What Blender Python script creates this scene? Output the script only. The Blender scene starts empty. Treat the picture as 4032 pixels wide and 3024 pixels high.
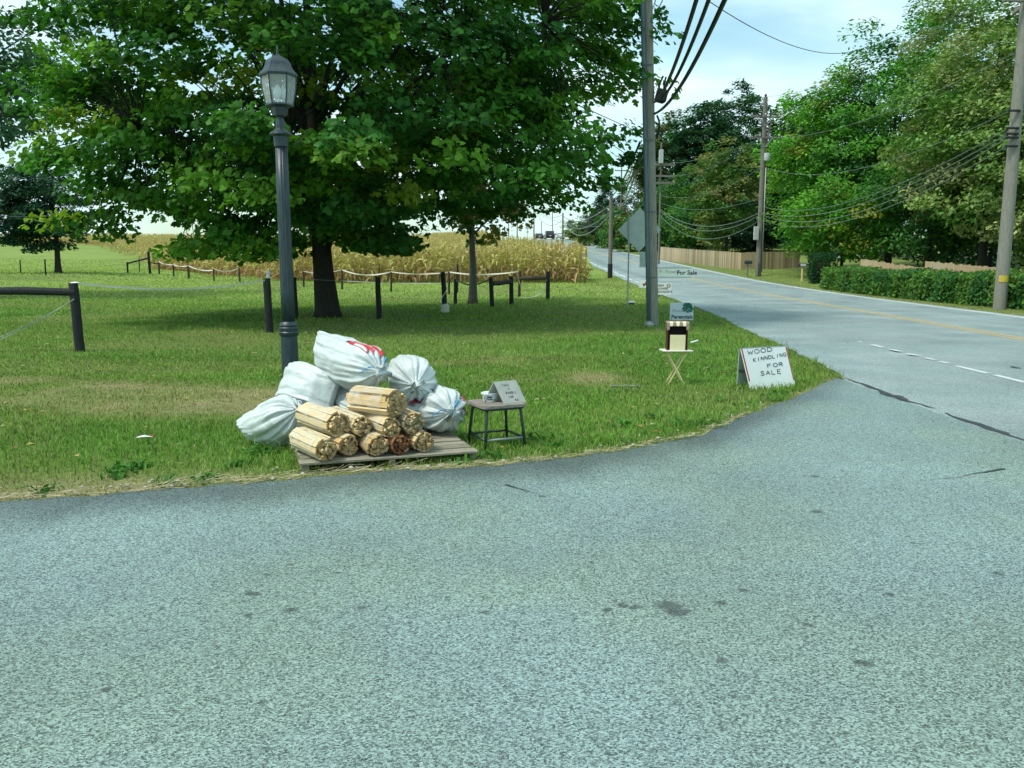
import bpy, math, random
import numpy as np
from mathutils import Vector, Matrix, noise as mnoise
R = math.radians
sc = bpy.context.scene
COL = sc.collection

# ------------------------------------------------------------------ camera
FPX, IMW, IMH, HOR = 3400.0, 4032, 3024, 1040
TH = math.atan((IMH / 2 - HOR) / FPX)
CAMZ = 1.4
cam_d = bpy.data.cameras.new('camera'); cam = bpy.data.objects.new('camera', cam_d); COL.objects.link(cam)
cam.location = (0, 0, CAMZ); cam.rotation_euler = (math.pi / 2 - TH, 0, 0)
cam_d.sensor_width = 36; cam_d.lens = 36 * FPX / IMW; cam_d.clip_start = .05; cam_d.clip_end = 6000
sc.camera = cam

# ------------------------------------------------------------------ sky, sun, exposure
SUN_EL, SUN_AZ = R(58), R(-118)          # azimuth measured from +Y towards +X: the sun stands high, behind the camera on the left
w = bpy.data.worlds.new('World'); sc.world = w; w.use_nodes = True
wn, wl = w.node_tree.nodes, w.node_tree.links
wn.clear()
o = wn.new('ShaderNodeOutputWorld'); bg = wn.new('ShaderNodeBackground'); bg.inputs['Strength'].default_value = .075
sky = wn.new('ShaderNodeTexSky'); sky.sky_type = 'NISHITA'; sky.sun_disc = False
sky.sun_elevation = SUN_EL; sky.sun_rotation = SUN_AZ; sky.air_density = 1.0; sky.dust_density = 1.5; sky.ozone_density = 1.0
tc = wn.new('ShaderNodeTexCoord'); mp = wn.new('ShaderNodeMapping'); mp.inputs['Scale'].default_value = (1.3, 1.3, 4.2)
mp.inputs['Location'].default_value = (.35, .1, .2)
n1 = wn.new('ShaderNodeTexNoise'); n1.inputs['Scale'].default_value = 2.1; n1.inputs['Detail'].default_value = 5; n1.inputs['Roughness'].default_value = .5
n1.inputs['Distortion'].default_value = .5
rp = wn.new('ShaderNodeValToRGB'); rp.color_ramp.elements[0].position = .40; rp.color_ramp.elements[1].position = .60
rp.color_ramp.elements[0].color = (.12, .12, .12, 1); rp.color_ramp.elements[1].color = (.97, .97, .97, 1)
n2 = wn.new('ShaderNodeTexNoise'); n2.inputs['Scale'].default_value = 3.2; n2.inputs['Detail'].default_value = 4
cr = wn.new('ShaderNodeValToRGB'); cr.color_ramp.elements[0].position = .35; cr.color_ramp.elements[1].position = .65
cr.color_ramp.elements[0].color = (3.4, 5.6, 6.3, 1); cr.color_ramp.elements[1].color = (6.3, 7.6, 7.8, 1)
mx = wn.new('ShaderNodeMix'); mx.data_type = 'RGBA'
tint = wn.new('ShaderNodeMix'); tint.data_type = 'RGBA'; tint.blend_type = 'MULTIPLY'; tint.inputs[0].default_value = 1
tint.inputs[7].default_value = (1.15, 1.35, 1.15, 1)
wl.new(tc.outputs['Generated'], mp.inputs[0]); wl.new(mp.outputs[0], n1.inputs['Vector']); wl.new(mp.outputs[0], n2.inputs['Vector'])
wl.new(n1.outputs['Fac'], rp.inputs[0]); wl.new(n2.outputs['Fac'], cr.inputs[0])
wl.new(sky.outputs[0], tint.inputs[6])
wl.new(rp.outputs[0], mx.inputs[0]); wl.new(tint.outputs[2], mx.inputs[6]); wl.new(cr.outputs[0], mx.inputs[7])
wl.new(mx.outputs[2], bg.inputs['Color']); wl.new(bg.outputs[0], o.inputs[0])
sd = bpy.data.lights.new('sun', 'SUN'); sd.energy = 1.35; sd.angle = R(10); sd.color = (1, .96, .88)
sun = bpy.data.objects.new('sun', sd); COL.objects.link(sun)
SUNV = Vector((math.sin(SUN_AZ) * math.cos(SUN_EL), math.cos(SUN_AZ) * math.cos(SUN_EL), math.sin(SUN_EL)))
sun.rotation_euler = SUNV.to_track_quat('Z', 'Y').to_euler(); sun.location = SUNV * 50
vs = sc.view_settings; vs.view_transform = 'Standard'; vs.look = 'None'; vs.exposure = 1.22; vs.gamma = 1; vs.use_curve_mapping = False
try:
    sc.cycles.use_denoising = True; sc.cycles.max_bounces = 8; sc.cycles.transparent_max_bounces = 12
    sc.cycles.diffuse_bounces = 3; sc.cycles.use_adaptive_sampling = True; sc.cycles.adaptive_threshold = .02
except Exception:
    pass

# ------------------------------------------------------------------ terrain functions
def ss(a, b, x):
    t = np.clip((np.asarray(x, float) - a) / (b - a), 0, 1)
    return t * t * (3 - 2 * t)
_yy = np.arange(-200, 2000, .5)
def _smooth(tab_x, tab_y, win):
    v = np.interp(_yy, tab_x, tab_y)
    n = int(win / .5); k = np.hanning(2 * n + 1); k /= k.sum()
    return np.convolve(np.pad(v, n, mode='edge'), k, 'valid')
_P = _smooth([-100, 26, 33, 40, 50, 56, 74, 95, 118, 150, 185, 200, 230, 300, 500], [0, 0, .03, .12, .34, .55, 1.3, 2.2, 3.25, 4.9, 6.6, 7.0, 6.9, 5, 5], 9)
_XC = _smooth([-100, 10, 15.6, 23, 30, 40, 56, 74, 95, 118, 150, 185, 230, 300, 500], [9.3, 9.3, 9.4, 10.2, 10.7, 11.1, 11.3, 11.1, 10.9, 10.4, 9.4, 7.3, 3, -6, -60], 7)
def P(y): return np.interp(y, _yy, _P)
def XC(y): return np.interp(y, _yy, _XC)
def XL(y): return XC(y) + np.interp(y, [-100, 10, 11.4, 15.6, 30, 60, 500], [-5.3, -5.3, -5.1, -4.75, -4.6, -4.4, -4.2])
def XR(y): return XC(y) + 3.55
def H(x, y):
    x = np.asarray(x, float); y = np.asarray(y, float)
    gm_ = .06 + .62 * ss(85, 165, y)
    z = P(y) * (gm_ + (1 - gm_) * ss(-38, 3, x))
    z = z + .62 * ss(-25, -36, x) * ss(35, 65, y) + .5 * ss(-45, -90, x) * ss(80, 150, y)
    xr = x - XC(y)
    z = z + .12 * ss(4.0, 6.5, xr) + .35 * ss(8, 18, xr)
    z = z + .02 * np.sin(x * 1.3 + 1.7 * np.sin(y * .7)) * np.sin(y * 1.1 + x * .4) * ss(5, 0, xr + 4.2 + 0) * ss(.2, 1.5, y - YD(x))
    return z
_c, _s = math.cos(TH), math.sin(TH)
def ray(u, v):
    a = (u - IMW / 2) / FPX; b = (IMH / 2 - v) / FPX
    return np.array([a, _c + b * _s, -_s + b * _c])
def flat(u, v, z=0.0):
    d = ray(u, v); t = (z - CAMZ) / d[2]
    return (d[0] * t, d[1] * t)
# edge of the driveway: ground points along the border of the lawn
_EDGE = [flat(u, v) for u, v in [(0, 1983), (547, 1947), (1021, 1905), (1604, 1859), (1823, 1850), (2151, 1823), (2461, 1777), (2771, 1722), (2816, 1695), (2916, 1650), (3099, 1582), (3285, 1497)]]
_ex = [-40] + [p[0] for p in _EDGE] + [4.05]; _ey = [_EDGE[0][1] - .1 * (40 + _EDGE[0][0])] + [p[1] for p in _EDGE] + [_EDGE[-1][1] + .2]
def YD(x):
    x = np.asarray(x, float)
    return np.interp(x, _ex, _ey) + .035 * np.sin(x * 9.1) * np.sin(x * 3.7 + 1) + .02 * np.sin(x * 23)
def paved_in(x, y):
    """metres inside the asphalt (negative: in the grass)"""
    d1 = np.where(x < 4.0, (YD(x) - y) * .93, -9.0)
    d2 = np.minimum(x - XL(y) - .03 * np.sin(y * 7), XR(y) - x)
    d2 = np.where((y < 10.2) & (x >= 3.9) & (x < 9), 5.0, d2)
    return np.maximum(d1, d2)
def hit(u, v):
    d = ray(u, v); t = 2.0
    while t < 2500:
        p = d * t; zz = p[2] + CAMZ
        if zz <= float(H(p[0], p[1])):
            lo, hi = t - max(.05, t * .01), t
            for _ in range(24):
                m = (lo + hi) / 2; p = d * m
                if p[2] + CAMZ <= float(H(p[0], p[1])): hi = m
                else: lo = m
            p = d * hi
            return Vector((p[0], p[1], float(H(p[0], p[1]))))
        t += max(.05, t * .01)
    return Vector((d[0] * 300, d[1] * 300, 5))
def atY(u, v, Y):
    d = ray(u, v); t = Y / d[1]
    return Vector((d[0] * t, Y, d[2] * t + CAMZ))
def gnd(x, y): return Vector((x, y, float(H(x, y))))

# ------------------------------------------------------------------ mesh helpers
class MB:
    def __init__(s): s.v = []; s.f = []; s.n = 0; s.c = []
    def add(s, V, F, col=None, mat=0):
        V = np.asarray(V, float).reshape(-1, 3); F = np.asarray(F, int)
        s.v.append(V); s.f.append((F + s.n, mat)); s.n += len(V)
        if col is None: col = (1, 1, 1)
        col = np.asarray(col, float)
        s.c.append(np.broadcast_to(col, (len(V), 3)) if col.ndim < 2 else col)
        return s
    def box(s, c, size, rot=None, col=None, mat=0, taper=1.0):
        x, y, z = [q / 2 for q in size]
        V = np.array([[-x, -y, -z], [x, -y, -z], [x, y, -z], [-x, y, -z], [-x * taper, -y * taper, z], [x * taper, -y * taper, z], [x * taper, y * taper, z], [-x * taper, y * taper, z]])
        if rot is not None: V = V @ np.array(rot).T
        return s.add(V + np.array(c), [[3, 2, 1, 0], [4, 5, 6, 7], [0, 1, 5, 4], [1, 2, 6, 5], [2, 3, 7, 6], [3, 0, 4, 7]], col, mat)
    def bevbox(s, c, size, b=.004, rot=None, col=None, mat=0):
        x, y, z = [q / 2 for q in size]; b = min(b, x * .9, y * .9, z * .9)
        V = []; 
        for (sx, sy) in ((-1, -1), (1, -1), (1, 1), (-1, 1)):
            V += [[sx * (x - b), sy * (y - b), -z], [sx * x, sy * y, -z + b], [sx * x, sy * y, z - b], [sx * (x - b), sy * (y - b), z]]
        V = np.array(V); F = [[12, 8, 4, 0], [3, 7, 11, 15]]
        for i in range(4):
            j = (i + 1) % 4
            for k in range(3): F.append([i * 4 + k, j * 4 + k, j * 4 + k + 1, i * 4 + k + 1])
        if rot is not None: V = V @ np.array(rot).T
        return s.add(V + np.array(c), F, col, mat)
    def tube(s, path, rad, n=8, caps=True, col=None, mat=0, twist=0):
        Pn = np.asarray(path, float); m = len(Pn)
        rad = np.broadcast_to(np.asarray(rad, float), (m,))
        T = np.gradient(Pn, axis=0); T /= (np.linalg.norm(T, axis=1, keepdims=True) + 1e-12)
        up = np.array([0, 0, 1.0]) if abs(T[0][2]) < .9 else np.array([1.0, 0, 0])
        A = np.zeros_like(Pn); a = up - T[0] * up.dot(T[0]); a /= np.linalg.norm(a)
        for i in range(m):
            a = a - T[i] * a.dot(T[i]); a /= (np.linalg.norm(a) + 1e-12); A[i] = a
        B = np.cross(T, A); th = np.arange(n) * 2 * math.pi / n + twist
        V = Pn[:, None, :] + rad[:, None, None] * (np.cos(th)[None, :, None] * A[:, None, :] + np.sin(th)[None, :, None] * B[:, None, :])
        i = np.arange(m - 1)[:, None] * n; j = np.arange(n)[None, :]; k = (j + 1) % n
        F = np.stack([i + j, i + k, i + n + k, i + n + j], -1).reshape(-1, 4)
        s.add(V.reshape(-1, 3), F, col, mat)
        if caps and n >= 3:
            b = s.n - m * n
            s.f.append((np.array([[b + q for q in range(n)][::-1]]), mat)); s.f.append((np.array([[b + (m - 1) * n + q for q in range(n)]]), mat))
        return s
    def lathe(s, prof, n=24, c=(0, 0, 0), col=None, mat=0, mod=None, rot0=0, caps=True):
        prof = np.asarray(prof, float); m = len(prof); th = np.arange(n) * 2 * math.pi / n + rot0
        r = prof[:, 0][:, None] * np.ones(n)[None, :]
        if mod is not None: r = r * mod(th)[None, :]
        V = np.stack([r * np.cos(th), r * np.sin(th), prof[:, 1][:, None] * np.ones(n)], -1).reshape(-1, 3) + np.array(c)
        i = np.arange(m - 1)[:, None] * n; j = np.arange(n)[None, :]; k = (j + 1) % n
        s.add(V, np.stack([i + j, i + k, i + n + k, i + n + j], -1).reshape(-1, 4), col, mat)
        if caps:
            b = s.n - m * n
            s.f.append((np.array([[b + q for q in range(n)][::-1]]), mat)); s.f.append((np.array([[b + (m - 1) * n + q for q in range(n)]]), mat))
        return s
    def prism(s, poly, z0, z1, M=None, col=None, mat=0):
        n = len(poly); V = np.array([[p[0], p[1], z0] for p in poly] + [[p[0], p[1], z1] for p in poly], float)
        if M is not None: V = V @ np.array(M.to_3x3()).T + np.array(M.translation)
        s.add(V, [[q, (q + 1) % n, n + (q + 1) % n, n + q] for q in range(n)], col, mat)
        b = s.n - 2 * n
        s.f.append((np.array([list(range(b + n - 1, b - 1, -1))]), mat)); s.f.append((np.array([list(range(b + n, b + 2 * n))]), mat))
        return s
    def mesh(s, name, mats, smooth=False, off=(0, 0, 0)):
        V = (np.concatenate(s.v) - np.array(off)).astype(np.float32)
        C = np.concatenate([np.asarray(c) for c in s.c])
        me = bpy.data.meshes.new(name)
        me.vertices.add(len(V)); me.vertices.foreach_set('co', V.ravel())
        loops = np.concatenate([f.ravel() for f, _ in s.f]); tot = np.concatenate([np.full(len(f), f.shape[1]) for f, _ in s.f])
        mi = np.concatenate([np.full(len(f), m) for f, m in s.f])
        st = np.concatenate([[0], np.cumsum(tot)[:-1]])
        me.loops.add(len(loops)); me.loops.foreach_set('vertex_index', loops.astype(np.int32))
        me.polygons.add(len(st)); me.polygons.foreach_set('loop_start', st.astype(np.int32))
        try: me.polygons.foreach_set('loop_total', tot.astype(np.int32))
        except Exception: pass
        if not isinstance(mats, (list, tuple)): mats = [mats]
        for m in mats: me.materials.append(m)
        me.polygons.foreach_set('material_index', mi.astype(np.int32))
        if smooth: me.polygons.foreach_set('use_smooth', np.ones(len(st), bool))
        else: me.polygons.foreach_set('use_smooth', np.zeros(len(st), bool))
        me.update(calc_edges=True)
        at = me.attributes.new('col', 'FLOAT_COLOR', 'POINT')
        at.data.foreach_set('color', np.concatenate([C, np.ones((len(C), 1))], 1).astype(np.float32).ravel())
        if smooth == 'auto':
            try: me.set_sharp_from_angle(angle=R(35))
            except Exception: pass
        return me
    def build(s, name, mats, parent=None, smooth=False, loc=(0, 0, 0), off=(0, 0, 0)):
        o = bpy.data.objects.new(name, s.mesh(name, mats, smooth, off)); COL.objects.link(o)
        o.location = loc
        if parent is not None: o.parent = parent
        return o
def thing(name, label, cat, loc=(0, 0, 0), rz=0.0, group=None):
    o = bpy.data.objects.new(name, None); COL.objects.link(o); o.location = loc; o.rotation_euler = (0, 0, rz)
    o.empty_display_size = .1
    return tag(o, label, cat, group)
def tag(o, label, cat, group=None):
    o['label'] = label; o['category'] = cat
    if group: o['group'] = group
    return o
def struct(o): o['kind'] = 'structure'; return o
def stuff(o): o['kind'] = 'stuff'; return o
def rotm(ax, a): return np.array(Matrix.Rotation(a, 3, ax))
def bez(p0, p1, p2, n):
    t = np.linspace(0, 1, n)[:, None]; p0, p1, p2 = [np.asarray(q, float) for q in (p0, p1, p2)]
    return (1 - t) ** 2 * p0 + 2 * t * (1 - t) * p1 + t * t * p2
def catenary(p0, p1, sag, n=20):
    t = np.linspace(0, 1, n)[:, None]; p0 = np.asarray(p0, float); p1 = np.asarray(p1, float)
    q = p0 + (p1 - p0) * t; q[:, 2] -= (4 * sag * t * (1 - t))[:, 0]; return q

# ------------------------------------------------------------------ materials
def newmat(name):
    m = bpy.data.materials.new(name); m.use_nodes = True; nt = m.node_tree
    b = nt.nodes['Principled BSDF']; b.inputs['Specular IOR Level'].default_value = .3
    return m, nt, b
def mat(name, col, rough=.7, var=.15, scale=8, bump=0.0, bscale=60, metal=0, stretch=None, attr=False, col2=None, spec=.3):
    m, nt, b = newmat(name); N, L = nt.nodes, nt.links
    b.inputs['Roughness'].default_value = rough; b.inputs['Metallic'].default_value = metal; b.inputs['Specular IOR Level'].default_value = spec
    t = N.new('ShaderNodeTexCoord'); mp = N.new('ShaderNodeMapping'); L.new(t.outputs['Object'], mp.inputs[0])
    if stretch: mp.inputs['Scale'].default_value = stretch
    n = N.new('ShaderNodeTexNoise'); n.inputs['Scale'].default_value = scale; n.inputs['Detail'].default_value = 6; n.inputs['Roughness'].default_value = .65
    L.new(mp.outputs[0], n.inputs['Vector'])
    r = N.new('ShaderNodeValToRGB'); r.color_ramp.elements[0].position = .3; r.color_ramp.elements[1].position = .7
    c2 = col2 if col2 else [min(1, q * (1 + var)) for q in col]
    r.color_ramp.elements[0].color = (*[q * (1 - var) for q in col], 1); r.color_ramp.elements[1].color = (*c2, 1)
    L.new(n.outputs['Fac'], r.inputs[0]); out = r.outputs[0]
    if attr:
        a = N.new('ShaderNodeAttribute'); a.attribute_name = 'col'
        q = N.new('ShaderNodeMix'); q.data_type = 'RGBA'; q.blend_type = 'MULTIPLY'; q.inputs[0].default_value = 1
        L.new(out, q.inputs[6]); L.new(a.outputs['Color'], q.inputs[7]); out = q.outputs[2]
    L.new(out, b.inputs['Base Color'])
    if bump:
        n2 = N.new('ShaderNodeTexNoise'); n2.inputs['Scale'].default_value = bscale; n2.inputs['Detail'].default_value = 4
        L.new(mp.outputs[0], n2.inputs['Vector'])
        bp = N.new('ShaderNodeBump'); bp.inputs['Strength'].default_value = bump; bp.inputs['Distance'].default_value = .01
        L.new(n2.outputs['Fac'], bp.inputs['Height']); L.new(bp.outputs[0], b.inputs['Normal'])
    return m
def leafmat(name, trans=.35, rough=.5, tcol=(1.0, 1.25, .55)):
    m, nt, b = newmat(name); N, L = nt.nodes, nt.links
    a = N.new('ShaderNodeAttribute'); a.attribute_name = 'col'
    b.inputs['Roughness'].default_value = rough; b.inputs['Specular IOR Level'].default_value = .13
    L.new(a.outputs['Color'], b.inputs['Base Color'])
    t = N.new('ShaderNodeBsdfTranslucent'); q = N.new('ShaderNodeMix'); q.data_type = 'RGBA'; q.blend_type = 'MULTIPLY'; q.inputs[0].default_value = 1
    L.new(a.outputs['Color'], q.inputs[6]); q.inputs[7].default_value = (*tcol, 1); L.new(q.outputs[2], t.inputs['Color'])
    mx = N.new('ShaderNodeMixShader'); mx.inputs[0].default_value = trans
    L.new(b.outputs[0], mx.inputs[1]); L.new(t.outputs[0], mx.inputs[2]); L.new(mx.outputs[0], N['Material Output'].inputs[0])
    return m
M = {}
M['leaf'] = leafmat('leaf', .32)
M['grass'] = leafmat('grass_blade', .3, .6, (1.0, 1.1, .5))
M['corn'] = leafmat('corn_leaf', .3, .65, (1.1, 1.0, .6))
M['bark_dark'] = mat('bark_dark', (.03, .028, .022), .9, .45, 6, .8, 25, stretch=(6, 6, 1))
M['bark_grey'] = mat('bark_grey', (.10, .10, .085), .9, .4, 6, .7, 25, stretch=(5, 5, 1.2))
M['post_black'] = mat('post_black', (.018, .021, .022), .75, .5, 9, .6, 40, stretch=(5, 5, .7))
M['post_brown'] = mat('post_brown', (.05, .04, .03), .85, .4, 9, .5, 40, stretch=(5, 5, .7))
M['rope'] = mat('fence_tape', (.62, .62, .52), .7, .25, 30)
M['wire_thin'] = mat('thin_wire', (.42, .45, .4), .5, .1, 30)
M['pole_wood'] = mat('pole_wood', (.23, .225, .19), .85, .3, 7, .5, 30, stretch=(7, 7, .5))
M['pole_far'] = mat('pole_wood_far', (.17, .155, .13), .85, .3, 7, .4, 30, stretch=(7, 7, .5))
M['lamp_iron'] = mat('lamp_iron', (.020, .037, .043), .42, .5, 14, .12, 60, spec=.5, stretch=(3, 3, .6))
M['galv'] = mat('galvanised', (.34, .37, .36), .5, .15, 20, .1, metal=.3)
M['sign_back'] = mat('sign_back', (.42, .50, .47), .5, .08, 5)
M['conduit'] = mat('conduit', (.10, .15, .17), .55, .25, 9, stretch=(4, 4, .5))
M['cable_black'] = mat('cable_black', (.008, .01, .011), .5, .2, 20)
M['cable_grey'] = mat('cable_grey', (.13, .175, .155), .5, .2, 20)
M['metal_dark'] = mat('metal_dark', (.012, .02, .022), .4, .3, 20, spec=.5)
M['stool_paint'] = mat('stool_paint', (.016, .032, .032), .35, .6, 25, .1, 80, spec=.6)
M['white_paint'] = mat('white_paint', (.78, .80, .77), .6, .06, 6)
M['white_sign'] = mat('white_sign', (.80, .83, .80), .55, .04, 4)
M['plast_white'] = mat('white_plastic', (.72, .78, .78), .35, .04, 10, spec=.5)
M['red'] = mat('red_paint', (.42, .05, .05), .6, .25, 20)
M['ink'] = mat('black_ink', (.012, .018, .02), .6, .3, 30)
M['ink_blue'] = mat('dark_blue_print', (.02, .05, .075), .6, .1, 30)
M['ink_grey'] = mat('grey_print', (.18, .22, .24), .6, .1, 30)
M['print_green'] = mat('green_print', (.02, .12, .085), .6, .4, 40, attr=True)
M['board_grey'] = mat('cardboard_grey', (.40, .41, .37), .85, .12, 12)
M['pine'] = mat('pine_stick', (.60, .475, .27), .75, .12, 3, .1, 9, stretch=(.6, 4, 4), attr=True)
_m = M['pine']; _N, _L = _m.node_tree.nodes, _m.node_tree.links; _b = _N['Principled BSDF']; _src = _b.inputs['Base Color'].links[0].from_socket
_t = _N.new('ShaderNodeTexCoord'); _sx = _N.new('ShaderNodeSeparateXYZ'); _L.new(_t.outputs['Normal'], _sx.inputs[0]); _ab = _N.new('ShaderNodeMath'); _ab.operation = 'ABSOLUTE'; _L.new(_sx.outputs[0], _ab.inputs[0])
_gt = _N.new('ShaderNodeMath'); _gt.operation = 'GREATER_THAN'; _gt.inputs[1].default_value = .8; _L.new(_ab.outputs[0], _gt.inputs[0]); _eg = _N.new('ShaderNodeMix'); _eg.data_type = 'RGBA'; _eg.blend_type = 'MULTIPLY'; _eg.inputs[7].default_value = (.62, .56, .52, 1)
_L.new(_gt.outputs[0], _eg.inputs[0]); _L.new(_src, _eg.inputs[6]); _L.new(_eg.outputs[2], _b.inputs['Base Color'])
M['pallet'] = mat('pallet_wood', (.30, .275, .21), .9, .35, 8, .5, 40, stretch=(1, 9, 9), attr=True)
M['tray'] = mat('tray_wood', (.66, .54, .28), .55, .12, 10, .1, 40, stretch=(1, 6, 6))
M['tray_top'] = mat('tray_top', (.70, .66, .58), .5, .1, 10, stretch=(1, 6, 6))
M['box_brown'] = mat('box_brown', (.085, .022, .014), .6, .3, 12, stretch=(1, 1, 4))
M['awn_brown'] = mat('awning_brown', (.30, .225, .19), .8, .1, 30)
M['cream'] = mat('cream_board', (.82, .72, .45), .7, .06, 10)
M['black_hole'] = mat('inside_shade', (.008, .006, .005), .9, .2, 10)
M['fence_new'] = mat('fence_cedar', (.44, .37, .26), .85, .25, 5, .3, 30, attr=True, stretch=(3, 3, .5))
M['yellow'] = mat('yellow_plate', (.55, .42, .06), .6, .2, 30)
M['car_dark'] = mat('car_dark', (.018, .02, .024), .3, .05, 3, spec=.6)
M['car_white'] = mat('car_white', (.6, .62, .63), .3, .05, 3, spec=.6)
M['glass_dark'] = mat('car_glass', (.03, .04, .045), .1, .1, 3, spec=.8)
M['tyre'] = mat('tyre', (.012, .012, .012), .9, .2, 20)
M['tail'] = mat('tail_lamp', (.35, .01, .01), .3, .1, 10, spec=.6)
M['box_grey'] = mat('cabinet_grey', (.42, .45, .43), .6, .1, 10)
M['blue_tie'] = mat('blue_twine', (.03, .30, .60), .5, .2, 40)
M['straw'] = mat('straw', (.42, .36, .22), .8, .2, 20, attr=True)
M['stone'] = mat('pebble', (.45, .42, .36), .85, .25, 30, attr=True)
M['ceramic'] = mat('insulator', (.5, .5, .46), .3, .1, 10, spec=.6)
M['shed_white'] = mat('shed_white', (.6, .62, .62), .6, .1, 6)
M['hedge_twig_core'] = mat('hedge_twig_core', (.03, .03, .02), .9, .3, 10)

def asphalt(name, base, tintc, agg, spots=(), bands=True, coarse=1.0):
    m, nt, b = newmat(name); N, L = nt.nodes, nt.links
    b.inputs['Roughness'].default_value = .85; b.inputs['Specular IOR Level'].default_value = .25
    t = N.new('ShaderNodeTexCoord'); pos = t.outputs['Object']
    v = N.new('ShaderNodeTexVoronoi'); v.inputs['Scale'].default_value = agg; L.new(pos, v.inputs['Vector'])
    sep = N.new('ShaderNodeSeparateColor'); L.new(v.outputs['Color'], sep.inputs[0])
    r1 = N.new('ShaderNodeMapRange'); r1.inputs['To Min'].default_value = 1 - .72 * coarse; r1.inputs['To Max'].default_value = 1 + .80 * coarse; L.new(sep.outputs[0], r1.inputs[0])
    n = N.new('ShaderNodeTexNoise'); n.inputs['Scale'].default_value = .55; n.inputs['Detail'].default_value = 5; L.new(pos, n.inputs['Vector'])
    r2 = N.new('ShaderNodeMapRange'); r2.inputs['From Min'].default_value = .3; r2.inputs['From Max'].default_value = .7; r2.inputs['To Min'].default_value = .82; r2.inputs['To Max'].default_value = 1.14; L.new(n.outputs['Fac'], r2.inputs[0])
    n3 = N.new('ShaderNodeTexNoise'); n3.inputs['Scale'].default_value = 130; n3.inputs['Detail'].default_value = 6; n3.inputs['Roughness'].default_value = .75; L.new(pos, n3.inputs['Vector'])
    r3 = N.new('ShaderNodeMapRange'); r3.inputs['From Min'].default_value = .25; r3.inputs['From Max'].default_value = .75; r3.inputs['To Min'].default_value = .62; r3.inputs['To Max'].default_value = 1.38; L.new(n3.outputs['Fac'], r3.inputs[0])
    a = N.new('ShaderNodeMath'); a.operation = 'MULTIPLY'; L.new(r1.outputs[0], a.inputs[0]); L.new(r2.outputs[0], a.inputs[1])
    a2 = N.new('ShaderNodeMath'); a2.operation = 'MULTIPLY'; L.new(a.outputs[0], a2.inputs[0]); L.new(r3.outputs[0], a2.inputs[1])
    n2 = N.new('ShaderNodeTexNoise'); n2.inputs['Scale'].default_value = .6; n2.inputs['Detail'].default_value = 3
    L.new(pos, n2.inputs['Vector'])
    rr = N.new('ShaderNodeValToRGB'); rr.color_ramp.elements[0].position = .44; rr.color_ramp.elements[1].position = .56
    rr.color_ramp.elements[0].color = (*base, 1); rr.color_ramp.elements[1].color = (*tintc, 1); L.new(n2.outputs['Fac'], rr.inputs[0])
    at = N.new('ShaderNodeAttribute'); at.attribute_name = 'col'
    q = N.new('ShaderNodeMix'); q.data_type = 'RGBA'; q.blend_type = 'MULTIPLY'; q.inputs[0].default_value = 1
    L.new(rr.outputs[0], q.inputs[6]); L.new(at.outputs['Color'], q.inputs[7])
    sc1 = N.new('ShaderNodeVectorMath'); sc1.operation = 'SCALE'; L.new(q.outputs[2], sc1.inputs[0]); L.new(a2.outputs[0], sc1.inputs['Scale'])
    out = sc1.outputs[0]
    if spots:
        dn = N.new('ShaderNodeTexNoise'); dn.inputs['Scale'].default_value = 14; dn.inputs['Detail'].default_value = 3; L.new(pos, dn.inputs['Vector'])
        dm = N.new('ShaderNodeVectorMath'); dm.operation = 'MULTIPLY_ADD'; L.new(dn.outputs['Color'], dm.inputs[0]); dm.inputs[1].default_value = (.07, .07, 0); L.new(pos, dm.inputs[2])
        last = None
        for (sx, sy, sr) in spots:
            d = N.new('ShaderNodeVectorMath'); d.operation = 'DISTANCE'; L.new(dm.outputs[0], d.inputs[0]); d.inputs[1].default_value = (sx + .035, sy + .035, .016)
            c = N.new('ShaderNodeMapRange'); c.inputs['From Min'].default_value = sr * 1.35; c.inputs['From Max'].default_value = sr * .6; L.new(d.outputs['Value'], c.inputs[0])
            if last is None: last = c.outputs[0]
            else:
                k = N.new('ShaderNodeMath'); k.operation = 'MAXIMUM'; L.new(last, k.inputs[0]); L.new(c.outputs[0], k.inputs[1]); last = k.outputs[0]
        k = N.new('ShaderNodeMath'); k.operation = 'MULTIPLY'; k.inputs[1].default_value = .68; L.new(last, k.inputs[0])
        mx = N.new('ShaderNodeMix'); mx.data_type = 'RGBA'; L.new(k.outputs[0], mx.inputs[0]); L.new(out, mx.inputs[6]); mx.inputs[7].default_value = (.035, .04, .042, 1); out = mx.outputs[2]
    L.new(out, b.inputs['Base Color'])
    bp = N.new('ShaderNodeBump'); bp.inputs['Strength'].default_value = .55; bp.inputs['Distance'].default_value = .006
    L.new(v.outputs['Distance'], bp.inputs['Height']); L.new(bp.outputs[0], b.inputs['Normal'])
    return m
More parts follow.
